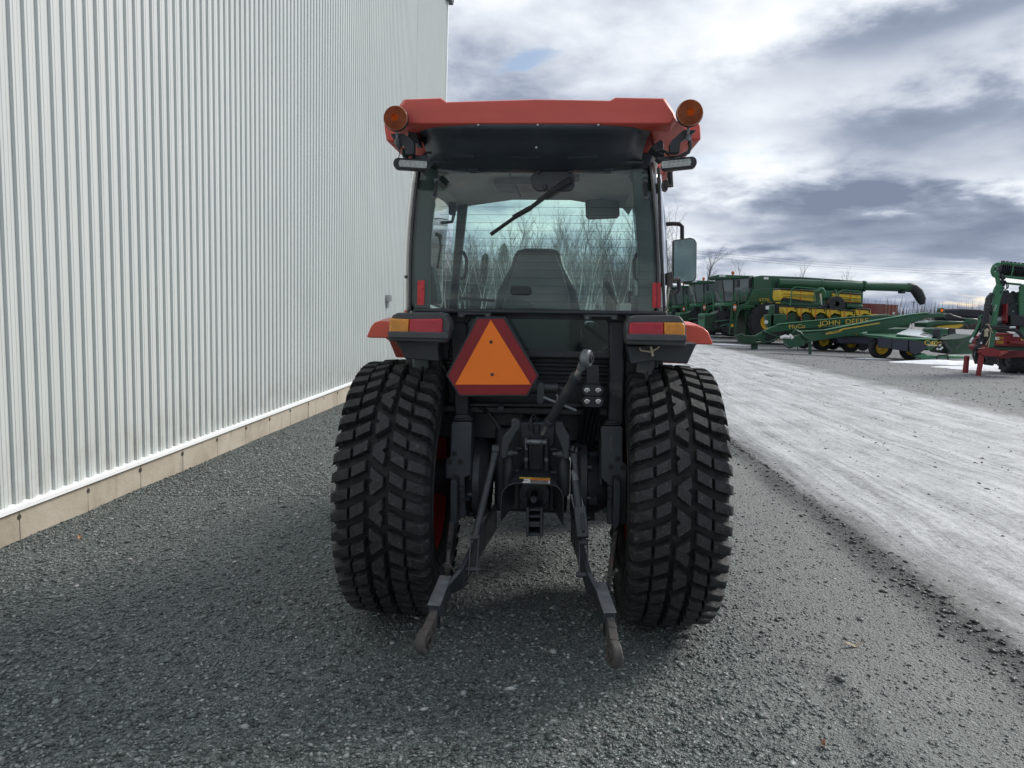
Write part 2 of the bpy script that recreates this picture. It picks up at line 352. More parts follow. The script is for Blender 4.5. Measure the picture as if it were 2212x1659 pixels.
# ------------------------------------------------------------------ ground
def gravel_mat():
    m = bpy.data.materials.new('crushed_shale'); m.use_nodes = True; t = NT(m.node_tree)
    p = t.n('ShaderNodeBsdfPrincipled'); o = t.n('ShaderNodeOutputMaterial'); t.put(o.inputs[0], p.outputs[0])
    vec = t.n('ShaderNodeTexCoord').outputs['Object']
    sp = t.n('ShaderNodeSeparateXYZ'); t.put(sp.inputs[0], vec)
    fl = t.vm('MULTIPLY', vec, (1, 1, .2))
    c1 = t.vor(fl, 75, out='Color'); c2 = t.vor(fl, 210, out='Color')
    s1 = t.n('ShaderNodeSeparateColor'); t.put(s1.inputs[0], c1); s2 = t.n('ShaderNodeSeparateColor'); t.put(s2.inputs[0], c2)
    g1 = t.ramp(s1.outputs[0], [(0, (.030, .037, .036)), (.45, (.105, .126, .120)), (.82, (.20, .230, .220)), (.97, (.29, .305, .295)), (1, (.52, .53, .52))])
    g2 = t.ramp(s2.outputs[0], [(0, (.034, .041, .040)), (.5, (.130, .150, .144)), (.9, (.26, .288, .278)), (1, (.5, .5, .49))])
    big = t.noise(vec, .9, 5, .6, .3)
    base = t.mix(t.mr(big, .35, .65), g1, g2)
    # dusty fine gravel towards the road, and off in the yard
    dust = t.ramp(t.noise(vec, 160, 3, .7), [(.3, (.145, .158, .150)), (.55, (.285, .300, .288)), (.75, (.44, .455, .44))])
    k = t.m('ADD', t.mr(sp.outputs[0], .2, 1.7, 0, .72, True), t.m('MULTIPLY', t.m('SUBTRACT', t.noise(vec, 1.6, 6, .65, .4), .5), .9), clamp=True)
    k = t.m('MULTIPLY', k, t.mr(sp.outputs[0], .1, .9))
    base = t.mix(k, base, dust)
    band = t.m('ADD', sp.outputs[0], t.m('MULTIPLY', t.m('SUBTRACT', t.noise(t.vm('MULTIPLY', vec, (1, .6, 1)), 2.0, 6, .7), .5), .55))     # damp loose soil pushed up along the road
    ridge = t.m('MULTIPLY', t.mr(band, 1.86, 2.06, 0, 1, True), t.mr(band, 2.40, 2.22, 0, 1, True))
    base = t.mix(t.m('MULTIPLY', ridge, .8), base, t.ramp(t.noise(vec, 60, 5, .8), [(.38, (.022, .025, .026)), (.62, (.115, .125, .122))]))
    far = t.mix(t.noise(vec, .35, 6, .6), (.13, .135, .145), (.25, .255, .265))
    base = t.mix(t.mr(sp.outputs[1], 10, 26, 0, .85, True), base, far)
    t.put(p.inputs['Base Color'], base); p.inputs['Roughness'].default_value = .78; p.inputs['Specular IOR Level'].default_value = .4
    h = t.m('ADD', t.m('MULTIPLY', t.vor(fl, 75), .9), t.m('MULTIPLY', t.vor(fl, 210), .45))
    b = t.n('ShaderNodeBump'); b.inputs['Strength'].default_value = 1; b.inputs['Distance'].default_value = .012
    t.put(b.inputs['Height'], t.m('ADD', h, t.m('MULTIPLY', t.noise(vec, 20, 6, .7), .8))); t.put(p.inputs['Normal'], b.outputs[0])
    return m
def road_mat():
    m = bpy.data.materials.new('frosted_dirt_road'); m.use_nodes = True; t = NT(m.node_tree)
    p = t.n('ShaderNodeBsdfPrincipled'); o = t.n('ShaderNodeOutputMaterial'); t.put(o.inputs[0], p.outputs[0])
    vec = t.n('ShaderNodeTexCoord').outputs['Object']
    sp = t.n('ShaderNodeSeparateXYZ'); t.put(sp.inputs[0], vec)
    warp = t.vm('ADD', vec, t.vm('MULTIPLY', t.noise(vec, .25, 2, out='Color'), (.9, 0, 0)))
    tracks = t.noise(t.vm('MULTIPLY', warp, (6, .10, 0)), 1, 6, .78)
    patch = t.noise(t.vm('MULTIPLY', vec, (1, .5, 1)), 2.4, 7, .72, .1)
    ruts = t.noise(t.vm('MULTIPLY', warp, (17, .07, 0)), 1, 4, .6)
    wet = t.noise(t.vm('MULTIPLY', vec, (1, .28, 1)), 1.3, 6, .68, .2)
    grit = t.noise(t.vm('MULTIPLY', vec, (1, .8, 1)), 22, 9, .95)
    k = t.m('ADD', t.m('MULTIPLY', tracks, .34), t.m('ADD', t.m('MULTIPLY', patch, .20), t.m('MULTIPLY', grit, .74)))
    k = t.m('ADD', k, t.m('MULTIPLY', t.m('SUBTRACT', ruts, .5), .17)); k = t.m('SUBTRACT', k, t.mr(wet, .57, .74, 0, .085, True))
    c = t.ramp(k, [(.49, (.075, .08, .083)), (.565, (.24, .25, .258)), (.64, (.45, .465, .475)), (.78, (.66, .675, .685))])
    # both edges run out into gravel
    e = t.m('MINIMUM', t.mr(sp.outputs[0], 2.14, 2.62), t.mr(sp.outputs[0], 8.0, 7.1))
    e = t.m('ADD', e, t.m('MULTIPLY', t.m('SUBTRACT', t.noise(t.vm('MULTIPLY', vec, (1, .4, 1)), 2.2, 7, .7), .55), 2.2), clamp=True)
    c = t.mix(e, t.ramp(t.noise(vec, 34, 8, .9), [(.40, (.030, .033, .034)), (.52, (.10, .107, .105)), (.64, (.30, .31, .305))]), c)
    t.put(p.inputs['Base Color'], c); t.put(p.inputs['Roughness'], t.mr(k, .5, .75, .75, .50)); p.inputs['Specular IOR Level'].default_value = .5
    b = t.n('ShaderNodeBump'); b.inputs['Strength'].default_value = 1; b.inputs['Distance'].default_value = .012
    t.put(b.inputs['Height'], t.m('ADD', t.m('MULTIPLY', tracks, 1.1), t.m('MULTIPLY', t.noise(vec, 45, 6, .75), .8))); t.put(p.inputs['Normal'], b.outputs[0])
    return m
M['gravel'] = gravel_mat(); M['road'] = road_mat()
def spread(a, b, d, far, k=1.6):
    core = list(np.arange(a, b, d)); lo, hi, s = [], [], d*4
    x = a
    while x > -far: x -= s; s *= k; lo.append(x)
    x, s = b, d*4
    while x < far: hi.append(x); x += s; s *= k
    return np.array(lo[::-1]+core+hi+[far*1.2])
ground = sheet('ground', spread(-3.6, 9, .06, 4000), spread(-.5, 16, .06, 4000), gz, M['gravel']); tag(ground, kind='structure')
def gzr(x, y): return gz(x, y)+.008+.006*np.sin(x*9+.5*np.sin(y*.35))*sstep(2.4, 3, x)*sstep(7.9, 7.2, x)-.03*(1-sstep(2.06, 2.20, x))-.02*sstep(7.95, 8.2, x)
road = sheet('road', np.arange(2.0, 8.25, .06), np.concatenate([np.arange(-3, 16, .08), np.arange(16, 52, .6)]), gzr, M['road'],
             jitter=lambda x, y: np.where((x < 2.1) | (x > 8.1), .08*np.sin(y*2.3+x)+.04*np.sin(y*9), 0))
tag(road, kind='structure')

# loose stones lying on the gravel, each a flake of shale
def stones(name, n, xr, yr, smin, smax, m, power=2.2, keep=None, seed=3, lift=.25, flat=.45):
    r = np.random.default_rng(seed)
    x = r.uniform(*xr, n); y = yr[0]+(yr[1]-yr[0])*r.uniform(0, 1, n)**1.5
    if keep is not None:
        k = keep(x, y, r); x, y = x[k], y[k]; n = len(x)
    s = smin*(smax/smin)**(r.uniform(0, 1, n)**power)
    base = np.array([(1, 0, 0), (.2, .95, .1), (-.9, .25, 0), (-.5, -.8, -.1), (.55, -.75, 0), (.1, .1, 1), (0, 0, -1)], float)
    tri = np.array([(0, 1, 5), (1, 2, 5), (2, 3, 5), (3, 4, 5), (4, 0, 5), (1, 0, 6), (2, 1, 6), (3, 2, 6), (4, 3, 6), (0, 4, 6)])
    v = base[None]*(1+r.uniform(-.28, .28, (n, 7, 3)))
    v = v*np.stack([r.uniform(.7, 1.3, n), r.uniform(.5, .9, n), r.uniform(.5, 1.1, n)*flat], -1)[:, None]*s[:, None, None]*.5
    a, b = r.uniform(0, 2*PI, n), r.normal(0, .35, n)
    ca, sa, cb, sb = np.cos(a)[:, None], np.sin(a)[:, None], np.cos(b)[:, None], np.sin(b)[:, None]
    X, Y, Z = v[..., 0], v[..., 1], v[..., 2]
    Y, Z = Y*cb-Z*sb, Y*sb+Z*cb; X, Y = X*ca-Y*sa, X*sa+Y*ca
    v = np.stack([X+x[:, None], Y+y[:, None], Z+gz(x, y)[:, None]+(s*lift*flat)[:, None]], -1)
    f = (tri[None]+7*np.arange(n)[:, None, None]).reshape(-1, 3).astype(np.int32)
    me = bpy.data.meshes.new(name); me.vertices.add(n*7); me.vertices.foreach_set('co', v.astype(np.float32).ravel())
    me.loops.add(f.size); me.loops.foreach_set('vertex_index', f.ravel())
    me.polygons.add(len(f)); me.polygons.foreach_set('loop_start', np.arange(0, f.size, 3, dtype=np.int32)); me.update()
    at = me.attributes.new('shade', 'FLOAT', 'POINT'); at.data.foreach_set('value', np.repeat(r.uniform(0, 1, n), 7).astype(np.float32))
    me.materials.append(m); o = link(name, me); tag(o, kind='stuff'); return o
def stone_mat(stops, name):
    m = bpy.data.materials.new(name); m.use_nodes = True; t = NT(m.node_tree)
    p = t.n('ShaderNodeBsdfPrincipled'); o = t.n('ShaderNodeOutputMaterial'); t.put(o.inputs[0], p.outputs[0])
    a = t.n('ShaderNodeAttribute', attribute_name='shade').outputs['Fac']
    c = t.mix(.22, t.ramp(a, stops), t.ramp(t.noise(t.n('ShaderNodeTexCoord').outputs['Object'], 140, 3, .7), [(.3, (.02, .02, .02)), (.7, (.16, .16, .155))]))
    t.put(p.inputs['Base Color'], c); p.inputs['Roughness'].default_value = .46; return m
M['shale'] = stone_mat([(0, (.028, .036, .035)), (.4, (.105, .130, .125)), (.75, (.215, .252, .242)), (.94, (.37, .40, .388)), (.985, (.36, .37, .36)), (1, (.62, .62, .60))], 'shale_flakes')
M['clod'] = stone_mat([(0, (.016, .018, .019)), (.6, (.045, .050, .050)), (.95, (.10, .108, .105)), (1, (.25, .25, .24))], 'damp_clods')
M['grit'] = stone_mat([(0, (.05, .053, .053)), (.5, (.14, .145, .14)), (.9, (.27, .275, .27)), (1, (.50, .50, .48))], 'road_grit')
left = lambda x, y, r: (x > -3.42) & (r.uniform(0, 1, len(x)) < .10+.9*(1-sstep(.1, 1.6, x)))
stones('gravel', 110000, (-3.42, 2.1), (1.95, 6.2), .007, .028, M['shale'], 2.0, left, 3)
stones('gravel', 45000, (-3.42, -.2), (5.5, 12.5), .010, .034, M['shale'], 1.8, None, 4)
stones('gravel', 5200, (-3.42, 2.2), (1.95, 8), .018, .050, M['shale'], 2.6, left, 5)
stones('gravel', 22000, (.4, 2.3), (1.95, 9), .005, .016, M['grit'], 2.4, None, 6)
stones('gravel', 15000, (1.85, 2.55), (1.95, 16), .008, .050, M['clod'], 2.6, lambda x, y, r: np.abs(x-2.2+r.normal(0, .10, len(x))) < .14, 7)
stones('gravel', 16000, (2.3, 8.2), (2.5, 24), .007, .034, M['shale'], 3.2, None, 8)
stones('gravel', 9000, (2.3, 8.1), (2.5, 26), .010, .060, M['clod'], 3.6, lambda x, y, r: lumps(x*1.3, y*.35, 2.2, 9)+r.normal(0, .18, len(x)) > .08, 18)
stones('gravel', 6000, (7.6, 20), (12, 34), .02, .07, M['grit'], 2.0, None, 9)

# dead leaves and a twig on the gravel
M['leaf'] = mat('dead_leaf', (.32, .18, .11), .8, 0, .25, 30)
def leaf(name, u, v, ln, wd, a, m, label, cat):
    d = sight(u, v); p = CAMP+d*(CAMH/-d.z); z = float(gz(p.x, p.y)); t = (CAMH-z)/-d.z; p = CAMP+d*t
    b = MB(); n = 6
    up = [(ln*(k/n-.5), wd*sin(PI*k/n)*.5+.001, .012+.010*sin(k*1.3)) for k in range(n+1)]
    dn = [(x, -y, zz-.004) for x, y, zz in up]
    b.loft([up, [(x, y*.2, zz-.006) for x, y, zz in up], dn], cap=False, closed=False)
    o = b.build(name, m); o.location = (p.x, p.y, z+.004); o.rotation_euler = (0, 0, a)
    sol = o.modifiers.new('thick', 'SOLIDIFY'); sol.thickness = .0015; tag(o, label, cat)
leaf('leaf', 173, 1165, .075, .022, -.6, M['leaf'], 'brown curled dead leaf on dark gravel near concrete wall base', 'leaf')
leaf('leaf', 1842, 1398, .11, .018, .25, M['rope'], 'pale thin strip of bark on dusty gravel right of tractor', 'bark strip')
leaf('leaf', 1778, 1612, .022, .014, .9, M['leaf'], 'small tan leaf fragment at bottom right of the gravel', 'leaf')

# snow left between the machines
M['snow'] = mat('old_snow', (.80, .82, .85), .6, 0, .05, 3, dirt=(.42, .42, .42), dirt_amt=.05, dscale=2.5, bump=.02, bscale=9)
def snow(name, cx, cy, rx, ry, h, seed):
    r = random.Random(seed); ph = [r.uniform(0, 6) for _ in range(6)]; rings = []
    b = MB(); n = 56
    for k in range(9):
        q = 1-k/8; ring = []
        for i in range(n):
            a = 2*PI*i/n; e = 1+.20*sin(2*a+ph[0])+.14*sin(3*a+ph[1])+.08*sin(7*a+ph[2])+.05*sin(13*a+ph[3])
            x, y = rx*q*e*cos(a), ry*q*e*sin(a)
            z = h*(1-q**2.2)*(.75+.35*sin(x*2.1+ph[4])*sin(y*2.7+ph[5]))
            ring.append((cx+x, cy+y, float(gz(cx+x, cy+y))+.004+z))
        rings.append(ring)
    b.loft(rings, cap=False); o = b.build(name, M['snow'], smooth=True, angle=180); tag(o, kind='stuff')
snow('snow', 14.2, 25.9, 1.7, .8, .16, 1); snow('snow', 15.0, 23.7, 2.5, .9, .26, 2); snow('snow', 19, 27.5, 4.2, 1.6, .22, 3)
snow('snow', 12.0, 27.4, .6, .14, .04, 4); snow('snow', 8.4, 35.5, 1.6, .35, .05, 5); snow('snow', 14.9, 23.0, .5, .3, .22, 6)

# ------------------------------------------------------------------ steel building
WX, WY0, WY1, WZ0, WZ1, PITCHR = -3.45, -8.0, 21.68, .10, 10.30, .1225
bld = thing('steel_building', 'tall white ribbed steel shop building on a low concrete foundation beside the tractor', 'building', (WX, 0, 0))
def panel_mesh(nr):
    b = MB(); prof = []
    D = .019
    one = [(.000, D), (.020, D), (.0225, D+.0025), (.0285, D+.0025), (.031, D), (.058, D), (.063, 0), (.080, 0), (.0825, .0028), (.0885, .0028), (.091, 0), (.1175, 0)]
    for k in range(nr): prof += [(k*PITCHR+y, x) for y, x in one]
    prof.append((nr*PITCHR, D))
    b.loft([[(x, y, WZ0) for y, x in prof], [(x, y, WZ1) for y, x in prof]], cap=False, closed=False)
    return b.mesh('wall_panel', M['wall'], recalc=False)
NR = 7; pm = panel_mesh(NR); k = 0; y = 4.435-PITCHR*NR*14
while y < WY1-.3:
    o = link('wall_panel', pm, bld); o.location = (random.uniform(-.0012, .0012), y, 0); o.rotation_euler = (0, 0, random.uniform(-.0016, .0016)); y += NR*PITCHR
WY1 = y
b = MB(); b.box(-24, -.012, WY0-6, WY1-.03, -.5, WZ1+.1); b.build('inner_wall', M['wall'], bld)
b = MB(); b.box(-.03, .062, WY1-.004, WY1+.075, WZ0+.01, WZ1); b.build('corner_trim', M['trim'], bld, bev=.004)
b = MB()   # drip flashing: a sloping shelf and a turned-down lip
b.plate([(-.01, .125), (.045, .112), (.062, .112), (.062, .088), (.056, .086), (-.01, .110)], WY0, WY1+.06); b.build('base_flashing', M['trim'], bld)
b = MB(); b.plate([(-.05, WZ1-.02), (.16, WZ1-.02), (.19, WZ1+.10), (.175, WZ1+.11), (-.05, WZ1+.09)], WY0, WY1+.28); b.build('eave_gutter', M['gutter'], bld, bev=.004)
b = MB(); b.add([(-24.2, WY0, WZ1+2.2), (.1, WY0, WZ1+.12), (.1, WY1+.25, WZ1+.12), (-24.2, WY1+.25, WZ1+2.2), (-24.2, WY0, WZ1+2.1), (.1, WY0, WZ1+.08), (.1, WY1+.25, WZ1+.08), (-24.2, WY1+.25, WZ1+2.1)],
    [(0, 1, 2, 3), (7, 6, 5, 4), (0, 4, 5, 1), (1, 5, 6, 2), (2, 6, 7, 3), (3, 7, 4, 0)]); b.build('roof', M['gutter'], bld)
def concrete_mat():
    m = bpy.data.materials.new('poured_concrete'); m.use_nodes = True; t = NT(m.node_tree)
    p = t.n('ShaderNodeBsdfPrincipled'); o = t.n('ShaderNodeOutputMaterial'); t.put(o.inputs[0], p.outputs[0])
    vec = t.n('ShaderNodeNewGeometry').outputs['Position']
    c = t.ramp(t.noise(vec, 2.2, 7, .65, .3), [(.25, (.27, .235, .18)), (.5, (.40, .355, .285)), (.75, (.48, .44, .37))])
    c = t.mix(t.mr(t.noise(t.vm('MULTIPLY', vec, (3, 9, 1.2)), 1, 5, .7), .58, .75, 0, .55), c, (.13, .115, .09))
    c = t.mix(t.mr(t.vor(vec, 26), .10, .03, 0, .6), c, (.10, .09, .075))
    t.put(p.inputs['Base Color'], c); p.inputs['Roughness'].default_value = .85
    b = t.n('ShaderNodeBump'); b.inputs['Strength'].default_value = 1; b.inputs['Distance'].default_value = .004
    t.put(b.inputs['Height'], t.noise(vec, 30, 6, .7)); t.put(p.inputs['Normal'], b.outputs[0]); return m
M['concrete'] = concrete_mat(); M['stain'] = mat('water_stain', (.045, .040, .034), .8, 0, .3, 20)
b = MB(); b.box(-.4, .020, -.343, .343, -.55, .0865); cm = b.mesh('concrete_section', M['concrete'])
y = 5.02+.345-.69*18
while y < WY1+.2:
    o = link('concrete_section', cm, bld); o.location = (random.uniform(-.003, .003), y, 0); bb = o.modifiers.new('bevel', 'BEVEL'); bb.width = .004; bb.segments = 1
    q = MB(); q.lathe([(0, .020), (.002, .017), (.002, .001)], (.0222, y-.345+random.uniform(-.01, .01), .03+random.uniform(-.006, .006)), 'x', 10); q.build('tie_hole', M['stain'], bld); y += .69
b = MB(); random.seed(2)     # screw heads
for zr, every in ((2.83, 1), (1.46, 1), (.135, 1), (4.3, 1), (6.2, 1)):
    yy = 4.435-PITCHR*NR*14+.075
    while yy < WY1-.1:
        if random.random() < .62: b.lathe([(-.001, .006), (.003, .006), (.006, .0035), (.007, .0005)], (-.001, yy, zr), 'x', 6)
        yy += PITCHR
o = b.build('screw_heads', M['galv'], bld); tag(o, kind='stuff')
b = MB(); b.box(.028, .13, 14.45, 14.60, 1.53, 1.66); b.box(.04, .07, 14.48, 14.57, 1.40, 1.53); b.build('outlet_box', M['galv'], bld, bev=.008)

# ------------------------------------------------------------------ the tractor (local axes: x right, y forward, z up, origin under the rear axle)
TX, TY, TPSI, TILT = -.055, 3.445, rad(.4), .0173
tr = thing('tractor', 'orange red utility tractor with glass cab seen from behind, slow moving triangle on its back', 'tractor', (TX, TY, -TILT*.6), (0, -TILT, -TPSI))
_TI = (Matrix.Translation((TX, TY, -TILT*.6)) @ Matrix.Rotation(-TPSI, 4, 'Z') @ Matrix.Rotation(-TILT, 4, 'Y')).inverted()
def T(u, v, y):
    """where the sight line u,v meets the tractor's cross plane y"""
    o = _TI @ CAMP; d = _TI.to_3x3() @ sight(u, v); p = o+d*((y-o.y)/d.y); return (p.x, p.z)
def crop(x0, y0, s): return lambda x, y: ((x0+s*x)/1.85172, (y0+s*y)/1.85172)
cA, cB, cC = crop(1500, 380, 1360/2212), crop(1600, 640, 1200/2212), crop(1440, 1180, 1460/2212)
cD, cE = crop(1700, 1600, 900/2212), crop(1600, 2000, 960/2212)
def pp(c, y, pts): return [T(*c(*p), y) for p in pts]
def p3(c, y, x_, y_): x, z = T(*c(x_, y_), y); return Vector((x, y, z))
def part(name, b, m, bev=0, smooth=False, par=None, angle=35, seg=2): return b.build(name, M[m] if isinstance(m, str) else m, par or tr, bev, smooth, angle, seg)

# --- wheels
RT = .624
def lug_mesh(poly, crown, skew=0.):
    """one tread block: outline in (x across, t around), top on the tread radius, flared foot"""
    n = len(poly); cx = sum(p[0] for p in poly)/n; ct = sum(p[1] for p in poly)/n
    def pt(x, t, r): a = t/RT; return (x, -r*cos(a), r*sin(a))
    b = MB(); rings = []
    for grow, dr in ((1.06, .046), (1.0, .006), (.95, .0)):
        rings.append([pt(cx+(x-cx)*grow, ct+(t-ct)*grow, crown(x)-dr) for x, t in poly])
    b.loft(rings); return b.mesh('tread_lug', M['lug'])
def crown(x):
    a = abs(x); r = RT-.012*(a/.178)**2
    return r if a < .178 else r-.75*(a-.178)**1.0
def wheel(side):
    sx_ = side; xc = side*.6315
    wt = thing('rear_wheel', None, None, (xc, 0, RT)); wt.parent = tr
    b = MB(); b.lathe([(-.145, .335), (-.168, .345), (-.198, .40), (-.208, .455), (-.203, .515), (-.188, .560), (-.172, .574), (-.10, .580), (0, .581), (.10, .580), (.172, .574), (.188, .560), (.203, .515), (.208, .455), (.198, .40), (.168, .345), (.145, .335)], (0, 0, 0), 'x', 72)
    b.build('tyre', M['rubber'], wt, smooth=True, angle=60)
    b = MB()
    for s in (-1, 1): b.lathe([(s*.208, .452), (s*.212, .448), (s*.2085, .440)], (0, 0, 0), 'x', 64)
    for s in (-1, 1): b.lathe([(s*.196, .397), (s*.203, .389), (s*.190, .380)], (0, 0, 0), 'x', 64)
    b.build('sidewall_ring', M['rubber'], wt, smooth=True)
    b = MB(); b.lathe([(-.15, .338), (-.155, .325), (-.14, .318), (-.10, .312), (-.06, .300), (.10, .300), (.14, .318), (.155, .325), (.15, .338)], (0, 0, 0), 'x', 56)
    b.lathe([(side*.045, .302), (side*.03, .24), (side*.045, .17), (side*.06, .12), (side*.06, .001)], (0, 0, 0), 'x', 40)
    b.build('rim', M['rim'], wt, smooth=True, angle=40)
    b = MB()
    for k in range(8):
        a = 2*PI*k/8; b.cyl((side*.03, .15*cos(a), .15*sin(a)), (side*.08, .15*cos(a), .15*sin(a)), .013, n=6)
    b.build('wheel_bolts', M['black'], wt)
    q = lambda pts: [(sx_*x, t) for x, t in pts]
    kinds = {}
    kinds['mi'] = lug_mesh(q([(-.111, .004), (-.052, .036), (-.052, -.012), (-.064, -.018), (-.111, -.043)]), crown)
    kinds['mo'] = lug_mesh(q([(.052, .036), (.111, .004), (.111, -.043), (.064, -.018), (.052, -.012)]), crown)
    def shoulder(s):
        poly = [(s*.123, .000), (s*.180, -.020), (s*.196, -.028), (s*.196, -.068), (s*.180, -.064), (s*.123, -.047)]
        poly = q(poly); b = MB(); n = len(poly); cx = sum(p[0] for p in poly)/n; ct = sum(p[1] for p in poly)/n
        def pt(x, t, r): a = t/RT; return (x, -r*cos(a), r*sin(a))
        rings = []
        for g, dr, ex in ((1.06, .050, .014), (1.0, .006, .003), (.95, .0, 0)):
            ring = []
            for x, t in poly:
                xx = cx+(x-cx)*g; xx += ex*(1 if x*sx_*s > .17 else 0)*sx_*s
                ring.append(pt(xx, ct+(t-ct)*g, RT-.014-dr-(.010 if abs(x) > .18 else 0)))
            rings.append(ring)
        b.loft(rings)
        foot = q([(s*.180, -.024), (s*.208, -.036), (s*.208, -.070), (s*.180, -.074)])      # the lug's foot running down the sidewall
        b.add([pt(foot[0][0], foot[0][1], .600), pt(foot[3][0], foot[3][1], .600), pt(foot[2][0], foot[2][1], .520), pt(foot[1][0], foot[1][1], .520),
               pt(foot[0][0]*.9, foot[0][1], .57), pt(foot[3][0]*.9, foot[3][1], .57), pt(foot[2][0]*.93, foot[2][1], .510), pt(foot[1][0]*.93, foot[1][1], .510)],
              [(0, 1, 2, 3), (7, 6, 5, 4), (0, 4, 5, 1), (1, 5, 6, 2), (2, 6, 7, 3), (3, 7, 4, 0)])
        return b.mesh('tread_lug', M['lug'])
    kinds['si'], kinds['so'] = shoulder(-1), shoulder(1)
    ca = [(.028, .062), (.029, .016), (.013, .003), (.029, -.014), (.023, -.062), (-.028, -.022), (-.027, .020)]
    kinds['ca'] = lug_mesh(q(ca), crown); kinds['cb'] = lug_mesh(q([(-x, t) for x, t in ca]), crown)
    rest = MB(); NM, NC = 45, 30
    def put(kind, ang):
        a = (ang+PI) % (2*PI)-PI
        if -1.75 < a < 1.75:
            o = link('tread_lug', kinds[kind], wt); o.rotation_euler = (-a, 0, 0)
        else:
            R_ = Matrix.Rotation(-a, 4, 'X'); me = kinds[kind]
            rest.add([v.co for v in me.vertices], [tuple(p.vertices) for p in me.polygons], R_)
    for k in range(NM):
        a = 2*PI*k/NM
        put('mi', a); put('si', a); put('mo', a+PI/NM); put('so', a+PI/NM)
    for k in range(NC): put('ca' if k % 2 else 'cb', 2*PI*k/NC+.05)
    o = rest.build('tread_lugs', M['lug'], wt); tag(o, kind='stuff')
    return wt
wheel(-1); wheel(1)
for s in (-1, 1):        # front wheels, mostly hidden ahead of the rear ones
    fw = thing('front_wheel', None, None, (s*.60, 1.95, .42)); fw.parent = tr
    b = MB(); b.lathe([(-.13, .22), (-.16, .30), (-.15, .38), (-.12, .41), (0, .42), (.12, .41), (.15, .38), (.16, .30), (.13, .22)], (0, 0, 0), 'x', 40); b.build('tyre', M['rubber'], fw, smooth=True)
    b = MB(); b.lathe([(-.13, .225), (-.1, .20), (.1, .20), (.13, .225)], (0, 0, 0), 'x', 32); b.lathe([(.02, .205), (.05, .001)], (0, 0, 0), 'x', 32); b.build('rim', M['rim'], fw, smooth=True)

# --- chassis, axle, gearbox
b = MB(); b.box(-.19, .17, -.02, 1.1, .50, .93); b.box(-.16, .14, 1.1, 2.0, .48, .85); part('gearbox', b, 'steel', .02)
for s in (-1, 1):
    c0 = -.012; b = MB()
    b.lathe([(s*.20, .17), (s*.24, .205), (s*.27, .205), (s*.275, .175), (s*.33, .15), (s*.40, .105), (s*.46, .085), (s*.60, .085)], (c0, 0.02, .66), 'x', 28)
    for k in range(8):
        a = 2*PI*k/8+.2; b.cyl((c0+s*.235, .02+.188*cos(a), .66+.188*sin(a)), (c0+s*.292, .02+.188*cos(a), .66+.188*sin(a)), .012, n=6)
    for k in range(5): a = 2*PI*k/5+.6; b.box(-.02, .02, -.012, .012, .12, .195, Matrix.Translation((c0+s*.30, .02, .66)) @ Matrix.Rotation(a, 4, 'X'))
    part('axle_housing', b, 'steel', smooth=True)
b = MB(); b.box(-.52, -.20, .55, 1.35, .50, .92); part('sun_block_tank', b, 'plastic', .04)  # unseen box added to stop the sun passing under the tractor
b = MB(); b.box(.22, .56, .75, 1.25, .42, .50); b.box(.24, .54, .72, 1.2, .66, .72); b.box(.20, .40, .6, 1.3, .72, .95); part('sun_block_step', b, 'black', .01)  # unseen steps added to shade the ground beneath the chassis
b = MB(); b.box(-.55, .53, 1.9, 2.05, .40, .52); b.box(-.25, .23, 1.4, 2.6, .5, .7); part('front_axle', b, 'steel', .01)
b = MB(); b.loft([[(x*w_, y, z) for x, z in rrect(-.30, .28, .72, h, .09)] for y, h, w_ in ((1.32, 1.45, 1), (2.0, 1.42, 1), (2.7, 1.32, .95), (2.95, 1.2, .85))]); part('hood', b, 'red', smooth=True)
# dark inner bulkhead behind the top link: ribbed sheet and cross rails
b = MB(); b.box(-.50, .48, .02, .06, .86, 1.30)
for z in (1.265, 1.225, 1.185, 1.145): b.plate([(-.44, z), (.42, z), (.42, z+.022), (-.44, z+.022)], -.002, .03)
part('bulkhead', b, 'plastic', .006)
b = MB(); b.plate(pp(cC, -.10, [(655, 655), (1345, 655), (1345, 678), (655, 672)]), -.12, -.08); b.plate(pp(cC, -.08, [(600, 600), (660, 600), (660, 820), (600, 820)]), -.10, -.04); part('cross_rail', b, 'black', .004)

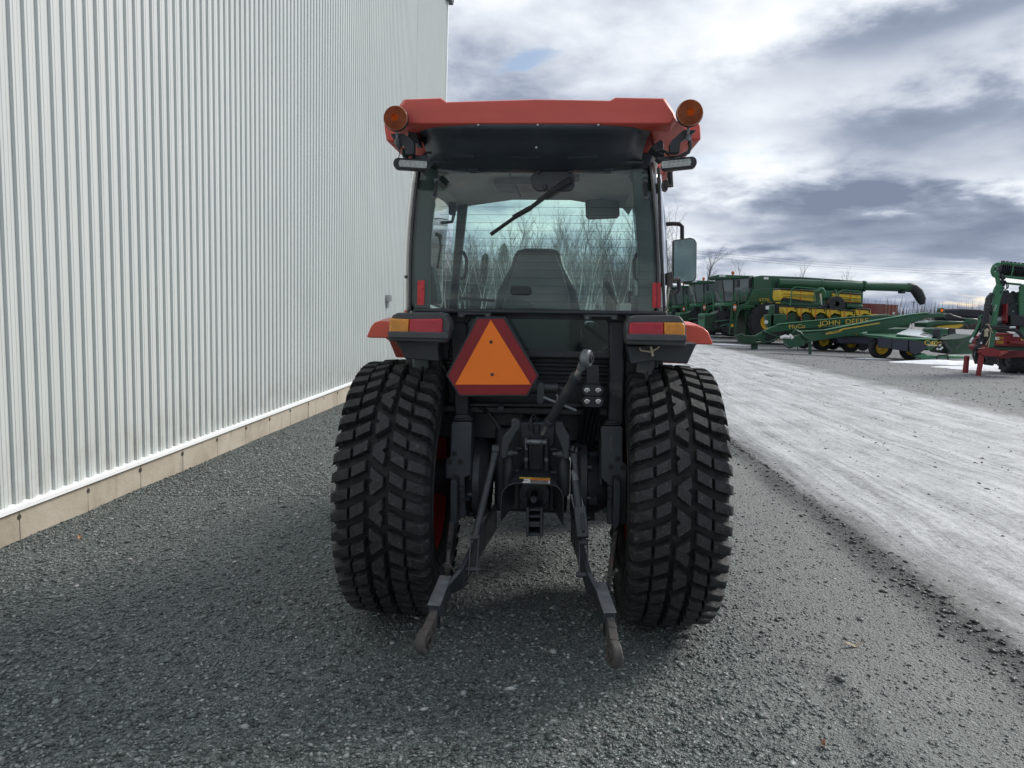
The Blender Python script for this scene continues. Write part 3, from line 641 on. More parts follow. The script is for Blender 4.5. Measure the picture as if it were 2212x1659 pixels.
# --- rear frame: fender posts and mounts
LP = [(540, 165), (640, 165), (655, 330), (660, 745), (575, 745), (566, 520), (548, 300)]
RP = [(1512, 160), (1605, 160), (1600, 400), (1597, 790), (1500, 790), (1512, 400)]
for poly in (LP, RP):
    b = MB(); b.plate(pp(cC, -.16, poly), -.16, -.10); part('cab_post', b, 'black', .008)
for q, holes, low in (([(255, 235), (275, 215), (445, 215), (462, 235), (450, 742), (385, 765), (400, 1160), (275, 1160), (268, 780), (200, 780), (200, 590), (246, 560)], [(289, 526), (240, 607), (349, 606)], ((270, 470), 150, 205)),
                      ([(1730, 275), (1748, 258), (1930, 258), (1946, 275), (1944, 610), (1988, 645), (1985, 1225), (1788, 1225), (1796, 830), (1728, 770)], [(1896, 578), (1830, 656), (1944, 664)], ((1760, 1920), 215, 250))):
    b = MB(); poly = pp(cD, -.20, q); b.plate(poly, -.20, -.175); xs = [p[0] for p in poly]
    xa, xb = min(poly[0][0], poly[1][0]), max(poly[2][0], poly[3][0]); za = poly[1][1]
    b.box(xa+.01, xb-.01, -.185, -.02, za-.03, za-.004); b.box(xb-.016, xb-.002, -.18, -.03, za-.28, za-.02); b.box(xa+.002, xa+.016, -.18, -.03, za-.28, za-.02)
    o = part('mount_bracket', b, 'bracket', .006)
    for hx, hz in holes:
        x, z = T(*cD(hx, hz), -.2); h = MB(); h.lathe([(-.0015, .0125), (.0, .012), (.0, .0005)], (x, -.2005, z), 'y', 14); part('bolt_hole', h, 'blackink', par=o)
    (x0, x1), z0, z1 = low; b = MB()
    b.plate(pp(cD, -.20, [(x0-4, z1), (x1+4, z1), (x1-6, z1-18), (x0+6, z1-18)]), -.20, -.06)
    b.plate(pp(cD, -.19, [(x0+8, z1-18), (x1-8, z1-18), (x1-40, z0-6), (x0+30, z0-6)]), -.19, -.07); part('rubber_mount', b, 'plastic', .006)
    # check-chain plates bolted on the lower post
    cx = (q[0][0]+q[3][0])/2; sgn = -1 if q[0][0] < 1000 else 1
    b = MB(); x0, z0 = T(*cD(cx-58 if sgn < 0 else cx+45, 760), -.24); b.plate([(x0-.016, z0), (x0+.012, z0), (x0+.016, z0-.06), (x0+.016, z0-.20), (x0-.006, z0-.24), (x0-.016, z0-.20)], -.30, -.19); part('drag_plate', b, 'steel', .004)
    for hz in (860, 985):
        x, z = T(*cD(cx+(5 if sgn < 0 else -25), hz), -.2); h = MB(); h.cyl((x, -.2, z), (x, -.222, z), .011, n=6); part('bolt', h, 'steel')

# --- hitch: centre casting, top link bracket, lift arms, cylinders
b = MB(); b.plate(pp(cD, -.16, [(940, 205), (1275, 205), (1275, 420), (1222, 470), (1222, 745), (968, 745), (968, 470), (940, 420)]), -.20, .02)
b.plate(pp(cD, -.20, [(972, 365), (1024, 365), (1024, 715), (972, 715)]), -.225, -.19); b.plate(pp(cD, -.20, [(1165, 365), (1220, 365), (1220, 715), (1165, 715)]), -.225, -.19)
part('hitch_casting', b, 'steel', .008)
for xx in (996, 1192):
    for zz in (470, 580, 692):
        x, z = T(*cD(xx, zz), -.225); part('bolt', MB().cyl((x, -.22, z), (x, -.238, z), .010, n=6), 'worn' if zz == 580 else 'steel')
for xx, yy in ((925, 480), (1262, 488), (925, 700), (1262, 712)):
    x, z = T(*cD(xx, yy), -.19); part('bolt', MB().cyl((x-.015, -.19, z), (x+.015, -.19, z), .011, n=8), 'steel')
for xx in (1037, 1148):
    b = MB(); x, z1 = T(*cD(xx, 375), -.27); _, z0 = T(*cD(xx, 690), -.27); b.add(*MB().plate([(-.31, z1-.02), (-.29, z1), (-.22, z1), (-.22, z0), (-.25, z0)], -.0035, .0035).__dict__.values(), Matrix(((0, 1, 0, x), (1, 0, 0, 0), (0, 0, 1, 0), (0, 0, 0, 1)))); part('top_link_plate', b, 'steel', .002)
b = MB(); x0, z0 = T(*cD(1018, 410), -.29); x1, _ = T(*cD(1170, 410), -.29); b.cyl((x0-.01, -.29, z0), (x1+.01, -.29, z0), .011, n=12); b.tube([(x0-.012, -.3, z0+.02), (x0-.014, -.305, z0), (x0-.012, -.3, z0-.03), (x0-.004, -.302, z0-.035)], .003, 6); part('top_link_pin', b, 'worn', smooth=True)
b = MB(); x, z = T(*cD(1100, 300), -.18); b.lathe([(-.03, .020), (.0, .020), (.002, .018), (.012, .018), (.014, .015), (.014, .001)], (x, -.19, z+.02), 'z', 18); b.tube([(x, -.19, z+.03), (x+.002, -.19, z+.065)], .005, 6); part('filler_cap', b, 'plastic', smooth=True)
b = MB(); q = [p3(cD, -.2, *p) for p in ((1038, 300), (1036, 210), (1050, 160), (1075, 138), (1090, 160), (1078, 188), (1062, 180))]; b.tube(q, [.010, .010, .003, .003, .003, .003, .003], 8); part('breather', b, 'steel', smooth=True)
for poly in ([(850, 180), (900, 172), (940, 200), (942, 262), (905, 312), (868, 380), (835, 440), (812, 545), (790, 572), (745, 565), (748, 470), (762, 355), (800, 310), (850, 262)],
             [(1270, 210), (1355, 208), (1360, 240), (1395, 300), (1420, 345), (1423, 560), (1390, 578), (1350, 560), (1350, 470), (1310, 380), (1275, 300)]):
    b = MB(); b.plate(pp(cD, -.30, poly), -.33, -.27); part('lift_arm', b, 'steel', .007)
for a, c_, ex in (((772, 525), (865, 525), 1), ((1300, 535), (1400, 535), -1)):
    b = MB(); p, q = p3(cD, -.31, *a), p3(cD, -.31, *c_); b.cyl(p, q, .018, n=12); e = q if ex > 0 else p; b.cyl(e-Vector((.02, 0, 0)), e+Vector((.02, 0, 0)), .011, n=6); part('arm_pin', b, 'steel', smooth=True)
for x_, y0_, y1_, rr in ((814, 555, 910, 62), (1362, 560, 950, 66)):
    b = MB(); p, q = p3(cD, -.22, x_, y0_), p3(cD, -.22, x_, y1_); r_ = rr*.2197*2.9/1534; b.lathe([(0, r_*.5), (.01, r_*.95), (.02, r_), ((p-q).length-.02, r_), ((p-q).length, r_*.7)], q, 'z', 22, True); part('lift_cylinder', b, 'steel', smooth=True)
# top link
E0, E1 = Vector((*T(1268, 775, -.52), 0)), None
eye = p3(lambda a, c_: (a, c_), -.52, 1267, 774); low = p3(lambda a, c_: (a, c_), -.30, 1168, 943)
ax = (low-eye); L_ = ax.length; ax.normalize()
tl = part('top_link', MB().tube([eye+ax*.105, eye+ax*(L_-.085)], [.0205, .0205], 16), 'steel', smooth=True)
b = MB(); b.tube([eye+ax*.03, eye+ax*.11], .0135, 12); b.tube([eye+ax*(L_-.09), eye+ax*(L_-.02)], .0115, 12)
part('threaded_end', b, 'bright', smooth=True, par=tl)
for q0_, q1_, r_, n_ in ((.095, .125, .0255, 8), (L_-.105, L_-.075, .0245, 6)): part('lock_collar', MB().tube([eye+ax*q0_, eye+ax*q1_], r_, n_), 'steel', .002, par=tl)
b = MB(); b.add(*MB().lathe([(-.017, .018), (-.018, .031), (-.012, .036), (.012, .036), (.018, .031), (.017, .018), (-.017, .018)], (0, 0, 0), 'x', 24).__dict__.values(), Matrix.Translation(eye) @ Matrix.Rotation(rad(-22), 4, 'Z'))
b.tube([eye+ax*.030, eye+ax*.062], [.021, .016], 12); part('ball_end', b, 'worn', smooth=True, par=tl)
b = MB(); b.add(*MB().lathe([(-.027, .009), (-.027, .016), (-.015, .019), (.015, .019), (.027, .016), (.027, .009), (-.027, .009)], (0, 0, 0), 'x', 18).__dict__.values(), Matrix.Translation(eye) @ Matrix.Rotation(rad(-22), 4, 'Z')); part('ball', b, 'steel', smooth=True, par=tl)
h0, h1 = p3(cC, -.40, 1112, 620), p3(cC, -.40, 1310, 700); b = MB(); b.tube([h0, h1], .006, 8); b.tube([p3(cC, -.41, 1196, 640), p3(cC, -.42, 1200, 618), p3(cC, -.42, 1190, 602)], .005, 6); part('turning_handle', b, 'worn', smooth=True, par=tl)
# spare link end clamped beside the triangle
b = MB(); c0 = p3(cC, -.2, 1101, 562)
b.add(*MB().plate(pp(cC, 0, [(1080, 520), (1090, 500), (1115, 500), (1122, 520), (1122, 600), (1112, 620), (1090, 620), (1080, 600)]), -.24, -.20).__dict__.values()); b.cyl(c0, c0+Vector((.075, 0, 0)), .022, n=12); b.cyl(c0+Vector((.075, 0, 0)), c0+Vector((.105, 0, -.005)), .008, n=8); b.cyl(c0-Vector((.12, 0, 0)), c0, .03, n=14)
part('link_clamp', b, 'steel', .002)
# hydraulic couplers
for z_ in (580, 648):
    b = MB(); q = pp(cC, -.30, [(1346, z_-34), (1475, z_-34), (1475, z_+34), (1346, z_+34)]); x0, x1, z0, z1 = q[0][0], q[1][0], q[2][1], q[0][1]
    b.plate(rrect(x0, x1, z0, z1, (z1-z0)*.45), -.30, -.12); o = part('coupler_block', b, 'black', .003)
    for cx in (1376, 1444):
        x, z = T(*cC(cx, z_), -.31); b = MB(); b.lathe([(0, .0125), (-.010, .0125), (-.012, .010), (-.006, .0085), (-.002, .0075), (-.002, .005), (-.008, .004), (-.008, .0003)], (x, -.30, z), 'y', 18); part('coupler', b, 'chrome', smooth=True, par=o)
b = MB(); b.plate(pp(cC, -.22, [(1375, 425), (1448, 425), (1448, 520), (1458, 545), (1365, 545), (1375, 520)]), -.22, -.19); part('coupler_bracket', b, 'black', .003)
for x_ in (1365, 1395, 1425, 1450): part('hydraulic_hose', MB().tube([p3(cC, -.18, x_, 680), p3(cC, -.12, x_-20, 760), p3(cC, -.05, x_-35, 860), p3(cC, .0, x_-60, 980)], .011, 8), 'hose', smooth=True)
b = MB(); b.tube([p3(cD, -.1, 540, 60), p3(cD, -.08, 620, 120), p3(cD, -.1, 690, 200), p3(cD, -.1, 740, 300)], .012, 8)
part('hydraulic_hose', b, 'hose', smooth=True)
b = MB(); b.plate(pp(cD, -.14, [(720, 55), (778, 55), (778, 105), (720, 105)]), -.16, -.12); b.tube([p3(cD, -.15, 780, 85), p3(cD, -.15, 860, 95), p3(cD, -.14, 930, 130), p3(cD, -.13, 990, 180)], .004, 6); part('socket', b, 'plastic', .003)

# --- PTO shield with its warning sticker, stub shaft, drawbar frame
b = MB(); out = pp(cD, -.42, [(738, 1195), (745, 940), (765, 880), (810, 835), (880, 812), (1250, 830), (1310, 850), (1350, 900), (1365, 950), (1366, 1235)])
inn = [(x+(.005 if k < 5 else -.005), z-.005 if 1 < k < 8 else z) for k, (x, z) in enumerate(out)]
rings = []; xm_ = (out[0][0]+out[-1][0])/2
for y, dz in ((-.42, 0), (-.22, .02)):
    g = 1. if y < -.3 else .66; rings.append([(xm_+(x-xm_)*g, y, z+dz) for x, z in out]+[(xm_+(x-xm_)*g, y, z+dz) for x, z in inn[::-1]])
o = part('power_shaft_shield', b.loft(rings), 'black', .0015)
sh = M['white']; ztop = out[5][1]
xa, za = T(*cD(932, 772), -.33); xb, zb = T(*cD(1228, 835), -.42)
b = MB(); b.add([(xa, -.418, ztop+.0025), (xb, -.418, ztop+.0025), (xb, -.345, ztop+.0095), (xa, -.345, ztop+.0095)], [(0, 1, 2, 3)]); part('warning_sticker', b, 'white', par=o)
b = MB(); xm = xa+(xb-xa)*.34
b.add([(xa, -.366, ztop+.0082), (xb, -.366, ztop+.0082), (xb, -.346, ztop+.0102), (xa, -.346, ztop+.0102)], [(0, 1, 2, 3)]); part('sticker_band', b, 'yellowlab', par=o)
b = MB(); b.add([(xm, -.380, ztop+.0068), (xb, -.380, ztop+.0068), (xb, -.366, ztop+.0090), (xm, -.366, ztop+.0090)], [(0, 1, 2, 3)]); part('sticker_band', b, 'redtape', par=o)
text('lettering', 'DANGER', .0125, M['blackink'], o, ((xm+xb)/2, -.356, ztop+.0100), (rad(5), 0, 0), .0002, 1.4)
b = MB()
for k in range(4): b.add([(xm+.003, -.416+.009*k, ztop+.0035+.0009*k), (xb-.003-.006*(k % 2), -.416+.009*k, ztop+.0035+.0009*k), (xb-.003-.006*(k % 2), -.411+.009*k, ztop+.0040+.0009*k), (xm+.003, -.411+.009*k, ztop+.0040+.0009*k)], [(0, 1, 2, 3)])
for q in (((.2, -.395), (.5, -.385)), ((.3, -.4), (.75, -.375)), ((.55, -.402), (.85, -.39)), ((.15, -.38), (.4, -.405))):
    (s0, y0), (s1, y1) = q; xx0, xx1 = xa+(xm-xa)*s0, xa+(xm-xa)*s1
    b.add([(xx0, y0, ztop+.0062), (xx1, y1, ztop+.0062), (xx1+.002, y1+.004, ztop+.0068), (xx0+.002, y0+.004, ztop+.0068)], [(0, 1, 2, 3)])
part('sticker_print', b, 'blackink', par=o)
b = MB(); x, z = T(*cD(1072, 945), -.25); b.lathe([(0, .075), (-.012, .07), (-.015, .04)], (x, -.2, z), 'y', 24); b.lathe([(0, .017), (-.10, .017), (-.105, .013), (-.105, .001)], (x, -.21, z), 'y', 12); part('power_shaft', b, 'steel', smooth=True)
b = MB(); b.box(x-.075, x+.075, -.19, .02, z-.085, z+.10); part('shaft_housing', b, 'plastic', .01)
b = MB()
for xx in (1008, 1142): b.plate(pp(cD, -.30, [(xx-10, 1035), (xx+18, 1035), (xx+18, 1310), (xx-10, 1335)]), -.34, -.16)
for zz in (1050, 1115, 1180, 1205, 1290): b.plate(pp(cD, -.30, [(1010, zz), (1150, zz), (1150, zz+26), (1010, zz+26)]), -.33, -.18)
part('drawbar_frame', b, 'steel', .003)

# --- three point links
def bar(name, pts, w, t, m, bev=.004, par=None):
    """a flat bar through local points, w wide across, t thick"""
    b = MB(); pts = [Vector(p) for p in pts]; rings = []
    for i, p in enumerate(pts):
        d = (pts[min(i+1, len(pts)-1)]-pts[max(i-1, 0)]).normalized(); side = Vector((1, 0, 0)); side = (side-d*side.dot(d)).normalized(); up = side.cross(d)
        ww = w[i] if isinstance(w, (list, tuple)) else w
        rings.append([tuple(p+side*a*t/2+up*c_*ww/2) for a, c_ in ((-1, -1), (1, -1), (1, 1), (-1, 1))])
    return part(name, b.loft(rings), m, bev, par=par)
for side in (-1, 1):
    if side < 0:
        piv, mid, slA, slB, ends = p3(cE, -.10, 880, 150), p3(cE, -.62, 560, 730), p3(cE, -.60, 425, 800), p3(cE, -.84, 315, 1080), p3(cE, -.95, 228, 1300)
        rodT, rodB = p3(cD, -.30, 697, 490), p3(cE, -.50, 690, 345)
    else:
        piv, mid, slA, slB, ends = p3(cE, -.10, 1590, 250), p3(cE, -.62, 1745, 770), p3(cE, -.60, 1835, 860), p3(cE, -.84, 1930, 1150), p3(cE, -.98, 1975, 1420)
        rodT, rodB = p3(cD, -.30, 1460, 500), p3(cE, -.50, 1690, 390)
    dirv = (slB-slA).normalized()
    arm = bar('lower_link', [piv, piv*.55+mid*.45+Vector((0, 0, .01)), mid, slA+dirv*.05], [.13, .12, .105, .085], .018, 'steel')
    tube_ = bar('slide_box', [slA, slB], .098, .044, 'steel', .004, arm)
    b = MB(); pl = bar('lit_cover_plate', [slA+Vector((0, -.012, .0525)), slB+Vector((0, -.012, .0525))], .004, .050, 'worn', .0015, arm)  # lighter steel than the box: light on its top put into the colour
    e1 = ends; bar('slide_bar', [slB-dirv*.02, slB+dirv*.07], .066, .030, 'rusty', .004, arm)
    b = MB(); n_ = 22; rr_ = .047; X_ = Vector((1, 0, 0))
    Rm = Matrix.Translation(e1) @ Matrix.Rotation(rad(16*side), 4, 'Z')
    b.add(*MB().lathe([(-.017, .022), (-.018, .044), (-.013, .049), (.013, .049), (.018, .044), (.017, .022), (-.017, .022)], (0, 0, 0), 'x', 26).__dict__.values(), Rm)
    q = slB+dirv*.035; b.loft([[tuple(q+Vector(v)) for v in ((-.015, -.01, .034), (.015, -.01, .034), (.015, .01, -.034), (-.015, .01, -.034))], [tuple(e1+Vector(v)+(q-e1)*.30) for v in ((-.016, -.02, .036), (.016, -.02, .036), (.016, .02, -.036), (-.016, .02, -.036))]])
    part('ball_end', b, 'rusty', .003, par=arm)
    b = MB(); b.add(*MB().lathe([(-.020, .0135), (-.024, .021), (-.012, .0235), (.012, .0235), (.024, .021), (.020, .0135), (-.020, .0135)], (0, 0, 0), 'x', 20).__dict__.values(), Rm); part('ball', b, 'rusty', smooth=True, par=arm)
    inn_ = Vector((-side*.024, 0, 0))
    for pos, r_ in ((slB+inn_-Vector((0, 0, .012)), .017), (slA+dirv*.10+inn_-Vector((0, 0, .018)), .008), (slA-dirv*.05+inn_*1.2+Vector((0, 0, -.012)), .013)):
        b = MB(); b.cyl(pos, pos-Vector((side*.010, 0, 0)), r_, r_*.9, 14); part('link_bolt', b, 'rusty', .001, par=arm)
    # lift rod and clevis
    dv = (rodB-rodT).normalized(); LL = (rodB-rodT).length
    rod = part('lift_rod', MB().tube([rodT+dv*.04, rodB], .0155 if side < 0 else .0135, 14), 'steel', smooth=True)
    b = MB(); b.add(*MB().lathe([(-.014, .012), (-.016, .026), (.016, .026), (.014, .012), (-.014, .012)], (0, 0, 0), 'x', 20).__dict__.values(), Matrix.Translation(rodT)); b.tube([rodT+dv*.018, rodT+dv*.06], [.02, .015], 10); part('rod_eye', b, 'steel', smooth=True, par=rod)
    foot = mid*.62+(piv*.55+mid*.45)*.38 if side < 0 else mid*.80+piv*.20
    foot = p3(cE, -.58, 672, 640) if side < 0 else p3(cE, -.60, 1690, 690)
    dv2 = (foot-rodB).normalized()
    b = MB()
    for off in (-.017, .017):
        b.loft([[tuple(rodB+Vector((off+a*.0035, 0, 0))+Vector((0, c_*.5, c_*.3))*.034+dv2*k) for a, c_ in ((-1, -1), (1, -1), (1, 1), (-1, 1))] for k in (.0, (foot-rodB).length+.01)])
    b.tube([rodB-Vector((.02, 0, 0)), rodB+Vector((.02, 0, 0))], .013, 10); b.cyl(foot-Vector((.03, 0, 0)), foot+Vector((.03, 0, 0)), .011, n=10); part('clevis', b, 'steel', .002, par=rod)
    if side > 0:
        tb0, tb1 = p3(cE, -.46, 1655, 65), p3(cE, -.52, 1685, 350)
        bar('turnbuckle_box', [tb0, tb1], .052, .050, 'steel', .004, rod)
        b = MB(); q0, q1 = p3(cE, -.50, 1682, 120), p3(cE, -.55, 1690, 295); b.tube([q0, q0+Vector((0, -.012, -.01)), q1+Vector((0, -.012, .01)), q1], .005, 8); part('box_handle', b, 'steel', smooth=True, par=rod)
        b = MB(); t0, t1 = p3(cD, -.38, 1480, 800), p3(cD, -.45, 1510, 1060); b.tube([t0, t1], .018, 14); part('rod_sleeve', b, 'steel', smooth=True, par=rod)
        b = MB(); t0, t1 = p3(cD, -.34, 1468, 700), p3(cD, -.38, 1482, 800)
        b.tube([t0+(t1-t0)*(k/14) for k in range(15)], [.0155 if k % 2 else .013 for k in range(15)], 12); part('screw_thread', b, 'worn', par=rod)
        b = MB(); b.tube([p3(cD, -.26, 1515, 470), p3(cD, -.29, 1490, 450), p3(cD, -.32, 1452, 472), p3(cD, -.33, 1440, 510)], .014, 10); part('corrugated_boot', b, 'hose', smooth=True, par=rod)
        b = MB(); b.tube([p3(cD, -.42, 1530, 950), p3(cD, -.45, 1552, 1050)], .005, 6); b.tube([p3(cD, -.40, 1440, 930), p3(cD, -.44, 1470, 1060)], .005, 6); part('lock_strap', b, 'worn', par=rod)
    # stabiliser with its pin and hairpin clip
    sp = [(505, 120), (478, 230), (450, 480), (440, 660)] if side < 0 else [(1995, 250), (1985, 330), (1955, 520), (1915, 830)]
    st = bar('stabiliser', [p3(cE, y, *q) for y, q in zip((-.22, -.28, -.42, -.58), sp)], [.045, .055, .05, .045], .020, 'rusty', .004)
    b = MB()
    for f_ in (.35, .45, .62, .8):
        pA = p3(cE, -.36-.12*f_, *[sp[1][k]+(sp[3][k]-sp[1][k])*f_ for k in (0, 1)])-Vector((0, .030, 0)); b.lathe([(0, .008), (-.001, .0075), (-.001, .0005)], pA, 'y', 10)
    part('pin_holes', b, 'blackink', par=st)
    b = MB()
    if side < 0: b.tube([p3(cE, -.56, 447, 485), p3(cE, -.58, 447, 590)], .007, 8); b.tube([p3(cE, -.60, *q) for q in ((520, 690), (490, 640), (455, 590), (410, 585), (395, 600), (425, 612), (470, 612), (505, 655), (510, 692))], .003, 6)
    else: b.tube([p3(cE, -.58, 1925, 720), p3(cE, -.62, 1998, 645)], .008, 8); b.tube([p3(cE, -.60, *q) for q in ((1870, 735), (1885, 705), (1930, 700), (1950, 715), (1930, 728), (1880, 722))], .003, 6)
    part('pin_clip', b, 'rusty', smooth=True, par=st)

# --- fenders and tail lamps
for s in (-1, 1):
    yF = -.06       # outer flare of the painted fender beside the lamp
    q = pp(cC, yF, [(190, 160), (120, 157), (88, 166), (66, 190), (38, 256), (60, 260), (170, 262)] if s < 0 else [(1960, 178), (2040, 186), (2085, 200), (2112, 226), (2141, 298), (2120, 302), (1975, 296)])
    xi = s*.43
    b = MB(); rings = []
    for y, dz, g in ((yF, 0, 1.), (.15, .015, 1.0), (.40, -.04, 1.0), (.56, -.14, 1.0)):
        rings.append([(xi, y, q[0][1]+dz)]+[(x, y, z+dz) for x, z in q]+[(xi, y, q[-1][1]+dz)])
    b.loft(rings); part('fender', b, 'red', .006, True)
    # black inner guard sloping to the tyre
    b = MB()
    q = pp(cC, -.28, [(215, 282), (478, 282), (470, 330), (480, 402), (272, 385), (250, 335)] if s < 0 else [(1620, 312), (2042, 292), (2015, 350), (1985, 415), (1775, 400), (1640, 420)])
    b.plate(q, -.28, .25); part('fender_guard', b, 'plastic', .004)
    # lamp housing
    if s < 0: hb, lens1, lens2 = [(172, 215), (172, 280), (515, 290), (545, 200), (540, 160), (510, 112), (470, 104), (225, 108), (196, 122), (178, 160)], [(180, 140), (297, 146), (294, 232), (176, 230)], [(299, 146), (492, 142), (500, 155), (499, 228), (488, 240), (296, 233)]
    else: hb, lens1, lens2 = [(1614, 170), (1608, 225), (1614, 300), (1978, 312), (1978, 205), (1966, 160), (1940, 128), (1900, 122), (1680, 124), (1635, 136)], [(1842, 165), (1955, 168), (1968, 182), (1970, 262), (1842, 257)], [(1640, 166), (1840, 166), (1840, 257), (1630, 255), (1632, 172)]
    y0 = -.37
    b = MB(); poly = pp(cC, y0, hb); cx = sum(p[0] for p in poly)/len(poly); cz = sum(p[1] for p in poly)/len(poly)
    b.loft([[(cx+(x-cx)*g, y, cz+(z-cz)*g) for x, z in poly] for y, g in ((y0, .985), (y0+.012, 1.0), (y0+.07, 1.01), (y0+.24, .92))]); hs = part('lamp_housing', b, 'greyplas', .006, True)
    b = MB(); zl = T(*cC(172 if s < 0 else 1614, 250 if s < 0 else 275), y0)[1]; b.loft([[(x, y, z) for x, z in rrect(min(p[0] for p in poly)+.002, max(p[0] for p in poly)-.004, cz-.062, cz-.034, .006)] for y in (y0-.022, y0+.05)]); part('lamp_bumper', b, 'greyplas', .004, True)
    for q, mm in ((lens1, 'lensamb'), (lens2, 'lensred')):
        b = MB(); pq = pp(cC, y0-.008, q); ax_ = sum(p[0] for p in pq)/len(pq); az = sum(p[1] for p in pq)/len(pq)
        b.loft([[(ax_+(x-ax_)*g, y, az+(z-az)*g) for x, z in pq] for y, g in ((y0+.03, 1.), (y0-.006, 1.), (y0-.013, .95))]); ln = part('amber_lens' if mm == 'lensamb' else 'red_lens', b, mm, .002, par=hs)
        b = MB(); xs = [p[0] for p in pq]; zs = [p[1] for p in pq]
        n_ = int((max(xs)-min(xs))/.0075)
        for k in range(1, n_): xx = min(xs)+.006+(max(xs)-min(xs)-.012)*k/n_; b.box(xx-.0012, xx+.0012, y0-.0150, y0-.0125, min(zs)+.010, max(zs)-.010)
        for k in range(1, 7): zz = min(zs)+.006+(max(zs)-min(zs)-.012)*k/7; b.box(min(xs)+.008, max(xs)-.008, y0-.0148, y0-.0126, zz-.001, zz+.001)
        part('lens_ribs', b, mm, par=ln)
b = MB(); b.tube([p3(cC, -.30, *q) for q in ((1695, 318), (1700, 335), (1760, 345), (1800, 325), (1815, 312))], .004, 6); b.tube([p3(cC, -.30, *q) for q in ((1762, 312), (1770, 345), (1775, 370))], .006, 6); part('lamp_wiring', b, 'rope', smooth=True)

# --- slow moving vehicle triangle
smv = part('warning_triangle', MB().plate(pp(cC, -.27, [(704, 133), (878, 131), (1086, 490), (1017, 617), (599, 617), (519, 490)]), -.262, -.255), 'plastic', .002)
bo = pp(cC, -.27, [(714, 146), (868, 144), (1073, 491), (1008, 604), (607, 604), (532, 491)]); tri = pp(cC, -.27, [(792, 150), (1035, 543), (577, 543)])
b = MB(); b.plate(bo, -.2665, -.2625); part('red_border', b, 'smvred', par=smv)
b = MB(); b.plate(tri, -.2690, -.2650); part('orange_centre', b, 'orange', par=smv)
for q in ((794, 284), (801, 481)):
    x, z = T(*cC(*q), -.27); b = MB(); b.lathe([(0, .0075), (-.003, .007), (-.004, .0045), (-.004, .0003)], (x, -.2690, z), 'y', 14); part('bolt', b, 'steel', par=smv)
b = MB(); b.plate(pp(cC, -.26, [(770, 130), (830, 130), (830, 520), (770, 520)]), -.254, -.20); part('bracket', b, 'black', par=smv)

# --- cab: rear wall, sill, lower window
b = MB(); zt = 1.500
q = pp(cC, -.16, [(335, 80), (1855, 98), (1855, 125), (335, 108)]); b.plate(q, -.20, .02); part('window_sill', b, 'plastic', .008)
oW = pp(cC, -.13, [(540, 104), (1612, 118), (1612, 385), (540, 370)]); iW = pp(cC, -.13, [(652, 168), (672, 142), (1490, 152), (1510, 178), (1506, 325), (1480, 348), (664, 338), (650, 320)])
def frame(outer, inner, y0, y1, b=None):
    """a flat panel with an opening: outer 4 corners (TL TR BR BL), inner ring starting at the left"""
    b = b or MB(); n = len(inner)
    for y in (y0, y1):
        pass
    # bridge: assign each inner vertex to the nearest outer corner
    vs = [(x, y, z) for y in (y0, y1) for x, z in outer]+[(x, y, z) for y in (y0, y1) for x, z in inner]
    m_ = len(outer); near = [min(range(m_), key=lambda k: (outer[k][0]-p[0])**2+(outer[k][1]-p[1])**2) for p in inner]
    fs = []
    for L in (0, 1):
        oo, io = L*m_, 2*m_+L*n
        for i in range(n):
            j = (i+1) % n
            if near[i] == near[j]: fs.append((io+i, io+j, oo+near[i]))
            else: fs.append((io+i, io+j, oo+near[j], oo+near[i]))
    for i in range(n): j = (i+1) % n; fs.append((2*m_+i, 2*m_+j, 2*m_+n+j, 2*m_+n+i))
    for i in range(m_): j = (i+1) % m_; fs.append((i, j, m_+j, m_+i))
    b.add(vs, fs); return b
part('rear_panel', frame(oW, iW, -.13, -.09), 'black', .004)
b = MB(); b.plate(iW, -.115, -.108); part('lower_window', b, 'glass')
for q in ([(425, 0)], ):
    pass
for a, c_ in ((595, 795), (1357, 1560)):
    yA = 105 if a < 1000 else 118; b = MB(); b.plate(pp(cC, -.205, [(a, yA), (c_, yA+2), (c_, yA+32), (c_-38, yA+32), (c_-42, yA+14), (a+42, yA+14), (a+38, yA+30), (a, yA+30)]), -.212, -.20); o = part('plate_bracket', b, 'steel', .001)
    for xx in (a+20, c_-20): x, z = T(*cC(xx, yA+20), -.213); h = MB(); h.lathe([(-.0005, .007), (-.006, .006), (-.006, .003), (-.001, .0025)], (x, -.212, z), 'y', 12); part('bracket_bolt', h, 'worn', par=o)
for xx, zz in ((1561, 183), (1555, 308)): x, z = T(*cC(xx, zz), -.16); h = MB(); h.lathe([(0, .008), (-.001, .0075), (-.001, .0004)], (x, -.1605, z), 'y', 12); part('bolt_hole', h, 'blackink')

